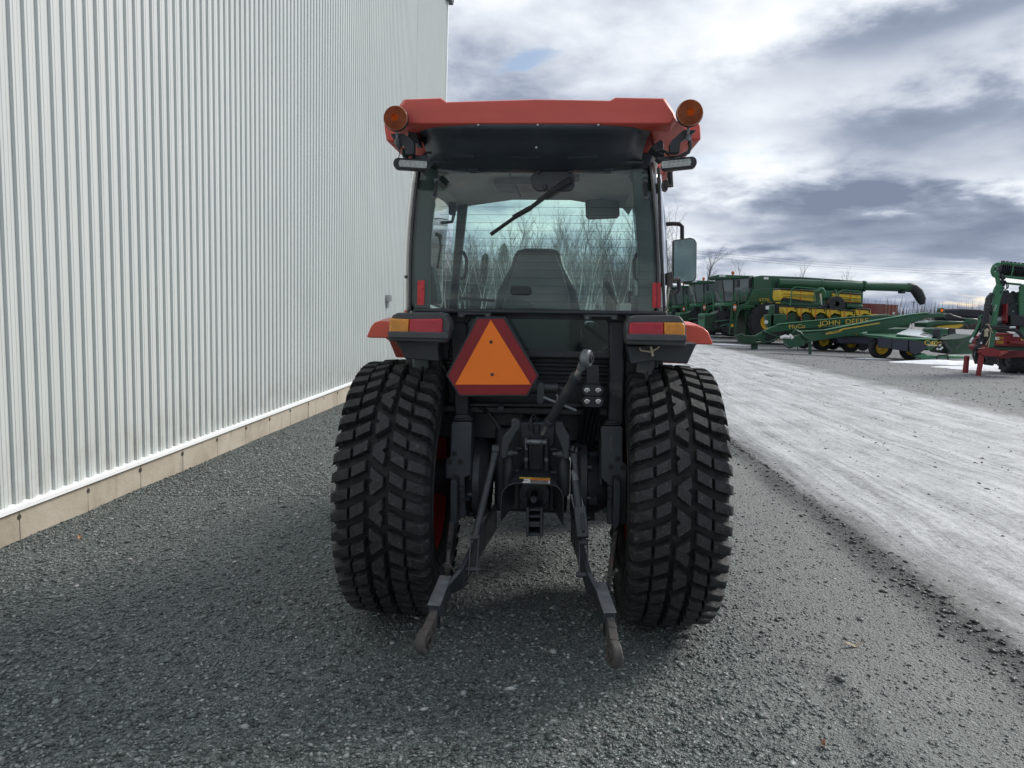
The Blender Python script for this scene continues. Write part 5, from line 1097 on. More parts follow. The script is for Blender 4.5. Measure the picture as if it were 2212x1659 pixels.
# cab: roof, glass, posts
b = MB(); b.loft([[(x, n, z) for x, z in gp(gA, [(785, 92), (830, 78), (1430, 98), (1430, 108), (1180, 140), (840, 150), (800, 130)], .35)] for n in (.35, 2.5)]); rf_ = cpart('cab_roof', b, 'green', .05)
b = MB()
for k in range(4): x, z = G(*gA(850+27*k, 105), .34); b.ball((x, .35, z), .055, 8)
cpart('roof_lights', b, 'farwhite', par=rf_)
b = MB(); x, z = G(*gA(1070, 62), 1.2); b.lathe([(-.10, .05), (-.02, .055), (.0, .09), (.09, .085), (.13, .04), (.13, .001)], (x, 1.2, z), 'z', 14); cpart('beacon', b, 'redtape', smooth=True, par=rf_)
b = MB(); b.loft([[(x, n, z) for x, z in gp(gA, [(882, 150), (1420, 118), (1405, 330), (1310, 560), (1090, 548), (925, 545), (905, 350)], .45)] for n in (.45, 2.4)]); cg = cpart('cab_glass', b, 'cabglass', .08, True)
for q in ([(1070, 140), (1098, 140), (1100, 350), (1095, 540), (1075, 540)], [(1395, 115), (1432, 112), (1425, 320), (1330, 560), (1300, 560), (1392, 330)], [(878, 150), (892, 150), (935, 540), (922, 540)]):
    b = MB(); b.plate(gp(gA, q, .43), .43, .47); cpart('cab_post', b, 'machblack', .01)
b = MB(); b.plate(gp(gA, [(1345, 160), (1395, 150), (1395, 300), (1345, 300)], .4), .38, .42); cpart('rear_blind', b, 'machblack', .02); b = MB(); b.plate(gp(gA, [(1140, 160), (1195, 165), (1190, 300), (1140, 290)], .1), .1, .14); cpart('mirror', b, 'machblack', .02)
b = MB(); b.loft([[(x, n, z) for x, z in gp(gA, [(890, 600), (925, 552), (1090, 552), (1110, 600), (1040, 625), (905, 625)], .4)] for n in (.4, 2.4)]); cpart('cab_base', b, 'palegreen', .05)
# front underside: feeder house, wheels, ladder
b = MB(); b.loft([[(x, n, z) for x, z in gp(gA, [(570, 790), (590, 745), (770, 740), (860, 700), (1080, 640), (1100, 800), (1000, 960), (700, 980), (580, 965)], .75)] for n in (.75, 2.2)]); cpart('feeder_house', b, 'dkgreen', .04)
b = MB(); b.loft([[(x, n, z) for x, z in gp(gA, [(575, 780), (590, 745), (770, 742), (770, 760), (600, 790), (600, 960), (710, 975), (710, 990), (580, 970)], .7)] for n in (.7, 2.25)]); cpart('feeder_frame', b, 'palegreen', .03)
b = MB()
for q, r_ in (((930, 690), .34), ((870, 745), .22), ((960, 830), .30), ((820, 915), .28), ((885, 840), .2)): x, z = G(*gA(*q), .65); cpart('drive_pulley', MB().lathe([(-.08, r_*.3), (-.08, r_), (.06, r_), (.06, r_*.3)], (x, .65, z), 'y', 22), 'machblack', smooth=True)
b = MB()
for q in ([(1000, 640), (1070, 700), (1060, 900), (980, 960)], [(760, 880), (1040, 850)], [(850, 965), (1060, 895)], [(1240, 640), (1240, 760)], [(1180, 560), (1180, 420)]): cpart('pipe', MB().tube([G.p(*gA(*v), .3) for v in q], .045, 6), 'green', smooth=True)
b = MB()
for q in ([(1100, 350), (1045, 700), (1010, 1090)], [(1180, 350), (1150, 700), (1100, 1080)]): b.tube([G.p(*gA(*v), -.15) for v in q], .035, 6)
for v in range(6): yy = 560+v*105; b.loft([[(x, n, z) for x, z in gp(gA, [(1075-v*13, yy), (1150-v*10, yy+4), (1150-v*10, yy+14), (1075-v*13, yy+10)], -.25)] for n in (-.25, -.05)])
cpart('ladder', b, 'green')
b = MB()
for q in ([(1110, 560), (1112, 380), (1140, 345), (1215, 350), (1220, 560)], [(1290, 560), (1300, 310), (1310, 300)], [(1170, 470), (1360, 375)], [(690, 370), (715, 400), (735, 560), (735, 760)], [(860, 370), (870, 400), (868, 690)]): cpart('hand_rail', MB().tube([G.p(*gA(*v), .15) for v in q], .025, 6), 'palegreen', smooth=True)
b = MB(); b.loft([[(x, n, z) for x, z in gp(gA, [(1100, 900), (1150, 600), (1220, 590), (1450, 600), (1450, 650), (1230, 670), (1190, 720), (1140, 905)], -.1)] for n in (-.1, .25)]); cpart('step_frame', b, 'green', .03)
x, z = G(*gA(1690, 870), -.2); tyre(cb, 'front_wheel', (x, .15, z-.05), 1.02, .85, 'yellow', 16, 'y', .42)
x, z = G(*gA(1690, 870), 2.4); tyre(cb, 'front_wheel', (x, 2.6, z-.05), 1.02, .85, 'yellow', 16)
x2, _ = G(*gB_(1500, 900), .3)
for n in (.2, 2.5): tyre(cb, 'rear_wheel', (x2, n, .66), .66, .5, 'yellow', 14)
b = MB(); b.loft([[(x, n, .35+.0*x) for x, n in ((1.2, .3), (9.2, .3), (9.2, 2.6), (1.2, 2.6))], [(x, n, 1.7) for x, n in ((1.0, .1), (9.6, .1), (9.6, 2.8), (1.0, 2.8))]]); cpart('underbody', b, 'dkgreen', .05)
for hx, hy in ((698, 640), ): pass
b = MB(); p_ = G.p(*gA(1106, 590), -.2); b.cyl(p_-Vector((0, 0, .3)), p_+Vector((0, 0, .02)), .075, n=10); ext = cpart('extinguisher', b, 'redtape', smooth=True); b = MB(); b.cyl(p_-Vector((0, 0, .18)), p_-Vector((0, 0, .08)), .078, n=10); cpart('extinguisher_label', b, 'white', par=ext)
# unloading pipe
P0, P1 = G.p(*gA(1850, 232), -.45), G.p(1512, 232, -.9)
b = MB(); b.tube([P0, P0+(P1-P0)*.33, P0+(P1-P0)*.335, P0+(P1-P0)*.65, P0+(P1-P0)*.655, P1], [.25, .25, .225, .225, .21, .21], 18); au = cpart('unloading_pipe', b, 'green', smooth=True)
b = MB()
for t in (.33, .652, .985): q = P0+(P1-P0)*t; cpart('pipe_flange', MB().tube([q-Vector((.05, 0, 0)), q+Vector((.05, 0, 0))], .275 if t < .9 else .23, 18), 'green', smooth=True, par=au)
b = MB(); d_ = (P1-P0).normalized(); b.tube([P1-d_*.05, P1+Vector((.15, 0, -.02)), P1+Vector((.36, 0, -.20)), P1+Vector((.58, 0, -.58)), P1+Vector((.66, 0, -.80))], [.23, .24, .26, .22, .12], 16); cpart('rubber_spout', b, 'machblack', smooth=True, par=au)
b = MB(); b.box(P1.x-.5, P1.x-.3, P1.y-.2, P1.y+.2, P1.z-.30, P1.z-.18); cpart('pipe_lamp', b, 'machblack', .02, par=au)
combs = [cb]
for k, (dx_, dy, lab) in enumerate(((0.0, 7.4, 'green combine harvester standing second in the row, partly hidden behind the nearest one'), (-.1, 13.8, 'green combine harvester third in the row, cab just right of the tractor cab mirror'), (-.2, 20.6, 'green combine harvester farthest along the row, mostly hidden behind tractor cab edge'))):
    c = copy_tree(cb); c.location = (CX0+dx_, CY0+dy, 0); c['label'] = lab
    if k >= 1: c.location.z = -.1*k
c = copy_tree(cb); del c['group']; c.location = (-7.9, 63.0, .1); c.rotation_euler = (0, 0, rad(80)); c['label'] = 'green harvester with orange roof beacon seen through the tractor cab glass, left of the seat'

# --- planter with yellow hoppers
PY, PX = 33.6, 10.8
H = Plane(PY, PX)
pl_ = thing('row_planter', 'green seed planter carrying yellow hoppers in two tiers in front of the combine', 'planter', (PX, PY, 0))
def hp(c, pts, n=0.): return [H(*c(*q), n) for q in pts]
def ppart(name, b, m, bev=0, smooth=False, par=None): return b.build(name, M[m], par or pl_, bev, smooth)
for q, lid, rib in (([(85, 260), (715, 290), (720, 470), (690, 478), (150, 400), (95, 458), (72, 390)], [(95, 232), (725, 272), (720, 298), (85, 262)], 4),
                    ([(1032, 318), (1520, 352), (1525, 490), (1250, 478), (1030, 430)], [(1035, 295), (1525, 330), (1522, 356), (1030, 322)], 3)):
    b = MB(); b.loft([[(x, n, z) for x, z in hp(gB_, q)] for n in (0, 1.0)]); o = ppart('seed_hopper', b, 'yellow', .03)
    b = MB(); b.loft([[(x, n, z) for x, z in hp(gB_, lid)] for n in (-.04, 1.04)]); ppart('hopper_lid', b, 'machblack', .02, par=o)
    b = MB(); (xa, za), (xb, zb) = H(*gB_(q[0][0]+60, q[0][1]+60)), H(*gB_(q[1][0]-10, q[1][1]+62)); b.tube([(xa, -.02, za), (xb, -.02, zb)], .03, 6); (xa, za), (xb, zb) = H(*gB_(q[0][0]+60, q[0][1]+105)), H(*gB_(q[1][0]-10, q[1][1]+108)); b.tube([(xa, -.02, za), (xb, -.02, zb)], .02, 6); ppart('hopper_rib', b, 'yellow', par=o)
    b = MB(); cx_ = (q[0][0]+q[1][0])/2+60; b.tube([H.p(*gB_(cx_, q[0][1]-10), -.03), H.p(*gB_(cx_-8, q[0][1]+190), -.03)], .015, 4); ppart('strap', b, 'redtape', par=o)
b = MB(); b.plate(hp(gB_, [(150, 400), (690, 440), (700, 470), (680, 478), (130, 450)], -.0), .01, .5); b.plate(hp(gB_, [(1230, 478), (1520, 490), (1520, 520), (1230, 505)], 0), .01, .5); ppart('hopper_shadow_fill', b, 'machblack')  # black plates painting in the shadow under the upper hoppers
xs_ = [150, 395, 650, 912, 1165, 1425, 1690]; ys_ = [560, 578, 592, 605, 628, 604, 690]
for k in range(6):
    x0, x1, y0, y1 = xs_[k], xs_[k+1]-8 if k != 5 else 1700, ys_[k], (ys_[k]+(10 if k < 4 else 20))
    w_ = x1-x0; dn = 165 if k < 5 else 140
    b = MB(); b.loft([[(x, n, z) for x, z in hp(gB_, [(x0, y0), (x1, y1), (x1, y1+90), (x1-w_*.42, y1+62), (x0+w_*.36, y1+100), (x0+w_*.22, y0+dn), (x0+w_*.02, y0+95)], -.5)] for n in (-.5, .15)]); o = ppart('row_hopper', b, 'yellow', .03)
    b = MB(); b.loft([[(x, n, z) for x, z in hp(gB_, [(x0-4, y0-18), (x1+4, y1-20), (x1+4, y1+3), (x0-4, y0+3)], -.54)] for n in (-.54, .19)]); ppart('hopper_lid', b, 'machblack', .02, par=o)
    b = MB(); b.tube([H.p(*gB_(x0+w_*.26, y0-10), -.53), H.p(*gB_(x0+w_*.28, y0+230), -.53)], .014, 4); ppart('strap', b, 'redtape', par=o)
    b = MB(); b.plate(hp(gB_, [(x1-34, y1+4), (x1-18, y1+4), (x1-20, y1+45), (x1-32, y1+45)], -.52), -.54, -.5); ppart('latch', b, 'machblack', par=o)
    b = MB(); b.loft([[(x, n, z) for x, z in hp(gB_, [(x0+w_*.3, y0+130), (x0+w_*.75, y0+90), (x1-10, y0+150), (x1-30, y0+330), (x0+w_*.25, y0+330)], -.45)] for n in (-.45, .25)]); u = ppart('row_unit', b, 'dkgreen', .05)
    p_ = H.p(*gB_(x0+w_*.5, y0+250), -.3); b = MB(); b.lathe([(-.03, .04), (-.05, .26), (.05, .26), (.03, .04)], (p_.x, -.45, .30), 'y', 20); ppart('disc', b, 'machblack', smooth=True, par=u)
b = MB(); b.loft([[(x, n, z) for x, z in hp(gB_, [(1650, 688), (1990, 708), (1990, 720), (1850, 742), (1650, 735)], -.4)] for n in (-.4, .2)]); ppart('row_hopper', b, 'yellow', .02)
b = MB(); b.loft([[(x, n, z) for x, z in hp(gB_, [(130, 460), (700, 500), (1560, 540), (1560, 580), (700, 560), (130, 530)], .05)] for n in (.05, .35)]); ppart('tool_bar', b, 'green', .03)
ppart('cross_tube', MB().tube([H.p(*gB_(1250, 550), .1), H.p(*gB_(1500, 570), .1)], .16, 14), 'green', smooth=True); b = MB(); b.loft([[(x, n, z) for x, z in hp(gB_, [(870, 280), (1025, 285), (1030, 440), (985, 520), (930, 470), (910, 380), (868, 520), (800, 520), (870, 330)], .2)] for n in (.2, .5)]); b.tube([H.p(*gB_(*v), .1) for v in ((760, 290), (800, 255), (830, 250), (860, 290), (880, 400))], .09, 8); ppart('blower_frame', b, 'palegreen', .02)
b = MB(); b.plate(hp(gB_, [(800, 330), (815, 330), (835, 530), (818, 530)], 0), -.02, .06); ppart('lock_strut', b, 'farwhite')
b = MB(); p_ = H.p(*gB_(1055, 510), -.2); b.lathe([(-.25, .12), (-.25, .34), (.2, .34), (.2, .12)], (p_.x, -.2, p_.z), 'y', 22)
for q in ([(780, 580), (880, 545), (980, 520)], [(840, 590), (960, 560), (1050, 560)], [(1130, 440), (1180, 450), (1210, 510), (1225, 600)], [(1000, 430), (1080, 425), (1140, 470), (1160, 600)]): b.tube([H.p(*gB_(*v), -.2) for v in q], .065, 8)
ppart('fan_and_hoses', b, 'hose', smooth=True)
b = MB()
for q in ([(270, 540), (300, 250), (370, 212), (690, 240), (740, 300)], [(690, 480), (700, 300), (740, 240)], [(1070, 480), (1090, 280), (1060, 265)], [(1110, 480), (1130, 310), (1200, 268), (1480, 290), (1545, 360), (1540, 480)]): b.tube([H.p(*gB_(*v), -.25) for v in q], .028, 6)
ppart('walkway_rail', b, 'palegreen', smooth=True); b = MB(); b.tube([H.p(*gB_(300, 362), -.25), H.p(*gB_(715, 385), -.25)], .018, 6); ppart('walkway_rail', b, 'palegreen', smooth=True); b = MB(); b.tube([H.p(*gB_(1110, 425), -.25), H.p(*gB_(1530, 445), -.25)], .018, 6)
ppart('walkway_rail', b, 'palegreen', smooth=True)
b = MB()
for q in ([(1640, 600), (1720, 590), (1700, 1000), (1640, 1000)], [(1560, 760), (1900, 740), (1950, 900), (1600, 980)]): b.loft([[(x, n, z) for x, z in hp(gA, q)] for n in (-.6, -.2)])
ppart('end_frame', b, 'green', .04)
x, z = H(*gA(1660, 640), -.65)
b = MB(); b.plate([(x-.07, z-.08), (x+.07, z-.08), (x+.07, z+.08), (x-.07, z+.08)], -.63, -.6); b.plate([(x-.07, z-.72), (x+.07, z-.72), (x+.07, z-.58), (x-.07, z-.58)], -.63, -.6); ppart('label_plate', b, 'white')

# --- mower conditioners: a long arched tongue, a head with black skirts, a pair of wheels
def mower(Y, X0, label, lead, tongue, parts_):
    Pm = Plane(Y, X0); t = thing('mower_conditioner', label, 'mower', (X0, Y, 0), group='mower conditioners')
    b = MB(); top = tongue[:len(tongue)//2]; rings = [[(x, n, z) for x, z in Pm.poly(tongue)] for n in (-.12, .16)]
    b.loft(rings); o = b.build('tongue', M['green'], t, .025)
    b = MB(); b.loft([[(x, n, z+dz) for x, z in Pm.poly(lead) for dz in (0, .035)] for n in (-.14, .18)]) if False else None
    tp = [Pm.p(*q) for q in lead]; b = MB(); rings = [[tuple(p+Vector((0, n, dz))) for n, dz in ((-.14, 0), (.18, 0), (.18, .035), (-.14, .035))] for p in tp]; b.loft(rings); b.build('top_rail', M['palegreen'], o, .008)
    return Pm, t, o
m1, t1, g1 = mower(31.6, 9.3, 'green mower with large lettering on the farther of the two long raised tongues', [(690, 462), (760, 453), (1100, 420), (1370, 400)],
    [(455, 540), (560, 525), (650, 475), (690, 464), (1100, 422), (1370, 402), (1440, 402), (1450, 415), (1330, 432), (990, 470), (700, 503), (650, 510), (590, 560), (470, 575)], None)
x, z = m1(1103, 445, -.13); text('lettering', 'JOHN  DEERE', .30, M['yellowlab'], g1, (x, -.128, z), (PI/2, rad(-5.5), 0), .004, 1.15)
x, z = m1(813, 472, -.13); text('lettering', 'MoCo', .24, M['yellowlab'], g1, (x, -.128, z), (PI/2, rad(-5), 0), .004, 1.15)
b = MB(); b.plate(m1.poly([(935, 463), (966, 461), (966, 466), (935, 468)]), -.126, -.12); b.build('decal', M['yellowlab'], g1)
b = MB(); b.loft([[(x, n, z) for x, z in m1.poly([(536, 570), (572, 570), (572, 612), (536, 612)], -.1)] for n in (-.1, .1)]); b.build('parking_stand', M['dkgreen'], t1, .01)
b = MB()
for q in ([(440, 530), (470, 520), (520, 545), (620, 560)], [(470, 570), (560, 575), (650, 565), (690, 545)], [(600, 500), (650, 520), (760, 560)]): b.tube([m1.p(*v, -.2) for v in q], .05, 6)
b.loft([[(x, n, z) for x, z in m1.poly([(440, 525), (560, 530), (560, 575), (470, 572)], -.25)] for n in (-.25, .25)]); b.build('hitch', M['dkgreen'], t1, .01)
b = MB(); b.tube([m1.p(*v, -.15) for v in ((715, 545), (740, 530), (775, 540), (780, 525))], .08, 6); b.build('white_wrap', M['white'], t1, smooth=True)
b = MB(); b.tube([m1.p(*v, -.2) for v in ((690, 552), (720, 545), (730, 552), (700, 562), (690, 556))], .025, 6); b.build('hitch_cable', M['rope'], t1, smooth=True)
b = MB(); b.loft([[(x, n, z) for x, z in m1.poly([(1048, 530), (1280, 515), (1290, 583), (1070, 578)], .3)] for n in (.3, 2.4)]); b.build('canvas_skirt', M['skirt'], t1, .04)
b = MB(); b.loft([[(x, n, z) for x, z in m1.poly([(1000, 500), (1500, 480), (1500, 530), (1040, 535)], .2)] for n in (.2, 2.4)]); b.build('hood', M['green'], t1, .04)
x, _ = m1(1152, 600, .7); tyre(t1, 'wheel', (x, .9, .42), .42, .34, 'yellow', 0); x, _ = m1(980, 600, 1.2); tyre(t1, 'wheel', (x, 1.4, .42), .42, .34, 'yellow', 0)
b = MB(); b.loft([[(x, n, z) for x, z in m1.poly([(830, 480), (1000, 470), (1300, 450), (1310, 500), (1080, 520), (900, 560), (840, 540)], .6)] for n in (.6, 1.6)]); b.build('underframe', M['dkgreen'], t1, .04)

m2, t2, g2 = mower(29.2, 10.2, 'green mower with black canvas skirts, grey lid and yellow striped tongue nearest the road', [(830, 505), (985, 496), (1290, 437), (1500, 402), (1620, 388)],
    [(755, 585), (752, 556), (800, 527), (900, 510), (985, 499), (1290, 440), (1500, 404), (1620, 390), (1710, 388), (1722, 412), (1600, 418), (1500, 455), (1300, 500), (1000, 548), (905, 562), (820, 590)], None)
b = MB(); b.plate(m2.poly([(983, 508), (1060, 495), (1085, 483), (1310, 447), (1320, 452), (1090, 490), (1065, 508), (983, 520)]), -.128, -.115); b.build('yellow_stripe', M['yellowlab'], g2)
x, z = m2(1020, 508, -.13); text('lettering', 'JOHN DEERE', .105, M['dkgreen'], g2, (x, -.130, z), (PI/2, rad(-8), 0), .003, 1.2)
b = MB(); b.plate(m2.poly([(1168, 515), (1200, 510), (1200, 517), (1168, 523)]), -.126, -.115); b.build('amber_reflector', M['lensamb'], g2)
b = MB(); b.plate(m2.poly([(1207, 507), (1237, 502), (1237, 513), (1207, 518)]), -.126, -.115); b.build('warning_label', M['white'], g2)
b = MB(); b.plate(m2.poly([(888, 560), (900, 560), (900, 650), (888, 650)]), -.05, .1); b.plate(m2.poly([(815, 585), (820, 585), (821, 625), (816, 625)]), -.02, .03); b.build('parking_stand', M['green'], t2, .01)
b = MB(); b.loft([[(x, n, z) for x, z in m2.poly([(750, 545), (830, 530), (860, 560), (860, 590), (770, 600), (752, 580)], -.2)] for n in (-.2, .25)]); b.tube([m2.p(*v, -.2) for v in ((800, 492), (835, 510), (860, 540), (890, 548))], .05, 6); b.tube([m2.p(*v, -.2) for v in ((775, 525), (800, 492))], .025, 6); b.build('hitch', M['green'], t2, .01)
b = MB(); b.tube([m2.p(*v, -.22) for v in ((712, 540), (735, 535), (765, 538), (770, 525), (785, 545))], .07, 6); b.build('white_wrap', M['white'], t2, smooth=True)
b = MB(); b.plate(m2.poly([(1688, 358), (1716, 358), (1722, 386), (1682, 386)]), -.05, .1); o = b.build('lamp_post', M['green'], t2, .01); b = MB(); b.plate(m2.poly([(1691, 365), (1710, 364), (1708, 378), (1700, 384), (1693, 378)]), -.07, -.03); b.build('warning_triangle', M['orange'], o)
# head
hd = [(1308, 520), (1320, 495), (1500, 505), (1695, 540), (1695, 590), (1500, 560), (1310, 532)]
b = MB(); b.loft([[tuple(m2.p(gx, gy, n)) for gx, gy in ((1312, 520), (1505, 552), (1700, 560))] for n in (-2.6,)]+[[tuple(m2.p(1312, 520, -2.6)+Vector((0, 0, -.05))), tuple(m2.p(1505, 552, -2.6)+Vector((0, 0, -.05))), tuple(m2.p(1700, 560, -2.6)+Vector((0, 0, -.05)))]], cap=False, closed=False) if False else None
hx0 = m2(1312, 530, -1.6)[0]; hx1 = m2(1690, 560, -1.6)[0]; hz1 = .86
HD = Plane(27.2, t2.location.x)
def hq(c, pts, n=0.): return [HD(*c(*q), n) for q in pts]
hn = 27.2-29.2
b = MB(); b.loft([[(x, hn+n, z) for x, z in hq(gD, [(60, 640), (1070, 765), (1300, 745), (1290, 860), (1060, 800), (60, 672)], 0)] for n in (0, 1.9)]); hd_ = b.build('head_frame', M['green'], t2, .02)
for q in ([(70, 672), (360, 710), (340, 915), (85, 900)], [(362, 712), (695, 748), (690, 980), (350, 930)], [(705, 750), (1060, 790), (1075, 930), (960, 1000), (840, 1055), (720, 985)]):
    b = MB(); b.plate(hq(gD, q), hn-.02, hn+.10); b.build('canvas_skirt', M['skirt'], t2, .015)
b = MB(); b.plate(hq(gD, [(1070, 775), (1300, 745), (1260, 880), (1190, 950), (1110, 960), (1065, 900)]), hn-.03, hn+.3); sd = b.build('side_shield', M['green'], t2, .03)
x, z = HD(*gD(1210, 805)); text('lettering', 'C400', .235, M['yellowlab'], sd, (x, hn-.035, z), (PI/2, rad(2), 0), .004, 1.25)
b = MB(); x, z = HD(*gD(1203, 848)); b.box(x-.18, x+.18, hn-.036, hn, z-.03, z+.03); b.build('decal', M['rope'], sd)
zt_ = HD(*gD(400, 690))[1]; xa = HD(*gD(75, 640))[0]; xb = HD(*gD(1330, 740))[0]
b = MB(); b.loft([[(x, hn+n, z) for n, z in ((-.02, zt_), (1.9, zt_+.10), (1.9, zt_+.02), (0, zt_-.05))] for x in (xa, xb)]); b.build('top_cover', M['palegreen'], t2, .01)
def hp3(c, gx, gy, n):
    p = at_y(1436.5+.3506*c(gx, gy)[0], 540+.3506*c(gx, gy)[1], 27.2+n); return Vector((p.x-t2.location.x, hn+n, p.z))
lc = [hp3(gD, *q) for q in ((455, 605, .45), (1185, 690, .45), (1312, 560, 1.75), (690, 505, 1.75))]
b = MB(); b.loft([[tuple(p) for p in lc], [tuple(p-Vector((0, 0, .03))) for p in lc]]); lid = b.build('grey_lid', M['farwhite'], t2, .004)
b = MB(); b.loft([[tuple(p-Vector((0, 0, .035))) for p in lc], [(p.x, p.y+.05, .62) for p in lc]]); b.build('lid_base', M['green'], t2, .01)
for k in range(3):
    u0 = .70; v0 = .22+.24*k
    def lp(u, v): return (lc[0]*(1-u)+lc[1]*u)*(1-v)+(lc[3]*(1-u)+lc[2]*u)*v+Vector((0, 0, .010))
    b = MB(); q = [lp(u0-.08, v0), lp(u0+.10, v0), lp(u0+.10, v0+.10), lp(u0-.08, v0+.10)]; b.loft([[tuple(p-Vector((0, 0, .015))) for p in q], [tuple(p) for p in q]]); b.build('lid_slot', M['machblack'], lid)
b = MB(); b.loft([[(x, hn+n, z) for x, z in hq(gD, [(1300, 720), (1330, 520), (1400, 490), (1560, 490), (1560, 625), (1440, 640), (1400, 720)], .6)] for n in (.6, 1.8)]); b.build('drive_cover', M['green'], t2, .05)
b = MB(); b.loft([[(x, hn+n, z) for x, z in hq(gD, [(1300, 720), (1325, 530), (1370, 490), (1380, 500), (1375, 720)], .55)] for n in (.55, .9)]); b.loft([[(x, hn+n, z) for x, z in hq(gD, [(1562, 490), (1700, 490), (1705, 600), (1562, 625)], .6)] for n in (.6, 1.7)]); b.build('belt_guard', M['machblack'], t2, .03)
b = MB(); b.loft([[(x, hn+n, z) for x, z in hq(gD, [(1420, 740), (1840, 700), (2080, 620), (2100, 1040), (1560, 1040), (1480, 900)], .8)] for n in (.8, 2.2)]); b.build('gear_housing', M['dkgreen'], t2, .05)
b = MB(); b.loft([[(x, hn+n, z) for x, z in hq(gD, [(815, 1085), (1010, 1030), (1060, 1020), (1100, 1055), (1960, 1075), (1960, 1130), (1540, 1135), (1300, 1130), (1090, 1130), (1040, 1160), (1000, 1140)], -.05)] for n in (-.05, .25)]); b.build('carrier_frame', M['palegreen'], t2, .03)
b = MB()
for q in ([(1280, 830), (1400, 780), (1490, 900), (1560, 960), (1480, 1050), (1300, 1060)], [(1430, 770), (1480, 850), (1580, 960), (1540, 1000)], [(1280, 1060), (1270, 1180), (1300, 1270)], [(1020, 1180), (1040, 1250), (1100, 1275)], [(1070, 1185), (1130, 1235), (1260, 1240)], [(1290, 1180), (1380, 1240), (1470, 1220), (1510, 1140), (1505, 1060)], [(1640, 930), (1780, 800), (1900, 740), (1970, 740)]): b.tube([Vector((*[HD(*gD(*v))[0]], hn-.1, HD(*gD(*v))[1])) for v in q], .028, 6)
b.build('hydraulic_hoses', M['hose'], t2, smooth=True)
b = MB()
for q in ((1350, 850), (1395, 900), (1360, 930), (1300, 925), (1075, 545-200)): x, z = HD(*gD(*q)); b.ball((x, hn-.05, z), .045, 6)
b.build('fittings', M['farwhite'], t2)
x, z = HD(*gD(165, 920), .7); tyre(t2, 'wheel', (x, hn+.9, .40), .42, .34, 'yellow', 0)
x, z = HD(*gD(790, 1000), .5); tyre(t2, 'wheel', (x, hn+.7, .36), .36, .34, 'yellow', 0)

# --- equipment standing behind, far right: dark loader box and yellow baler parts
Q = Plane(38.5, 20.5)
bt = thing('baler', 'green baler with yellow pickup standing behind the grey lidded mower', 'baler', (20.5, 38.5, 0))
b = MB(); b.loft([[(x, n, z) for x, z in [Q(*gD(*q)) for q in ((1300, 440), (1850, 390), (1860, 450), (1760, 490), (1300, 500))]] for n in (0, 1)]); b.build('yellow_pickup', M['yellow'], bt, .04)
b = MB(); b.loft([[(x, n, z) for x, z in [Q(*gD(*q)) for q in ((1060, 370), (1280, 330), (1900, 345), (1890, 390), (1300, 430), (1060, 480))]] for n in (-.1, 1.2)]); b.loft([[(x, n, z) for x, z in [Q(*gD(*q)) for q in ((1900, 280), (2180, 290), (2180, 380), (1980, 420), (1900, 350))]] for n in (0, 1.4)]); b.build('body', M['green'], bt, .05)
b = MB(); b.loft([[(x, n, z) for x, z in [Q(*gD(*q)) for q in ((1480, 200), (1640, 170), (1700, 210), (1890, 260), (1880, 330), (1500, 330))]] for n in (.2, 1.2)]); b.build('linkage', M['machblack'], bt, .06)
for n in (.1, 1.3): tyre(bt, 'wheel', (.5, n, .45), .45, .3, 'yellow', 0)
Q2 = Plane(46, 28)
bx = thing('dark_hopper_trailer', 'dark boxy hopper trailer behind the red and green tillage machine', 'trailer', (28, 46, 0))
b = MB(); b.loft([[(x, n, z) for x, z in [Q2(*gD(*q)) for q in ((1775, 240), (1780, 90), (1830, 80), (2230, 90), (2420, 150), (2420, 280))]] for n in (0, 2.2)]); b.build('hopper', M['machblack'], bx, .08)
b = MB(); b.loft([[(x, n, z) for x, z in [Q2(*gD(*q)) for q in ((1900, 280), (2420, 290), (2420, 380), (1900, 340))]] for n in (.1, 2.1)]); b.build('chassis', M['green'], bx, .05)
for n in (.2, 1.9): tyre(bx, 'wheel', (1.2, n, .5), .5, .35, 'yellow', 0)

# --- red and green folded tillage machine, close on the right
KY, KX = 21.0, 12.2
K = Plane(KY, KX)
tm = thing('tillage_machine', 'red and green folded tillage machine with black disc roller raised high and bundled hoses', 'tillage machine', (KX, KY, 0))
def kq(c, pts, n=0.): return [K(*c(*q), n) for q in pts]
def kpart(name, c, pts, n0, n1, m, bev=.012, par=None):
    return MB().loft([[(x, n, z) for x, z in kq(c, pts, n0)] for n in (n0, n1)]).build(name, M[m], par or tm, bev)
def ktube(name, c, paths, r, m, n=0., par=None, sides=8):
    b = MB()
    for q in paths: b.tube([K.p(*c(*v), n) for v in q], r, sides)
    return b.build(name, M[m], par or tm, smooth=True)
fr = kpart('main_frame', gE, [(395, 630), (760, 558), (1150, 565), (1210, 620), (1215, 715), (1700, 740), (1700, 870), (1250, 865), (400, 842)], 0, .7, 'machred')
for s, q, sz in (('KDMD', (718, 670), .095), ('PIXER', (703, 772), .125)):
    x, z = K(*gE(*q)); text('lettering', s, sz, M['yellow'], fr, (x, -.008, z), (PI/2, 0, 0), .003, .62)
for q in ((603, 670), (1112, 597)):
    x, z = K(*gE(*q)); b = MB(); b.box(x-.105, x+.105, -.006, .002, z-.045, z+.045); b.build('label_plate', M['white'], fr)
kpart('ledge', gE, [(430, 605), (750, 548), (1000, 560), (1000, 568), (750, 572), (430, 618)], -.03, .3, 'pinkred', .004, fr)
kpart('side_arm', gE, [(940, 745), (1150, 735), (1700, 760), (1700, 850), (1180, 815), (945, 790)], -.12, -.005, 'machred', .01, fr)
kpart('lower_beam', gE, [(450, 852), (1700, 895), (1700, 985), (600, 945), (590, 1020), (470, 1012)], .1, .6, 'dkgreen')
kpart('stand_leg', gE, [(275, 1010), (352, 1010), (315, 1280), (250, 1622), (184, 1618), (240, 1290)], -.38, -.24, 'machred', .012)
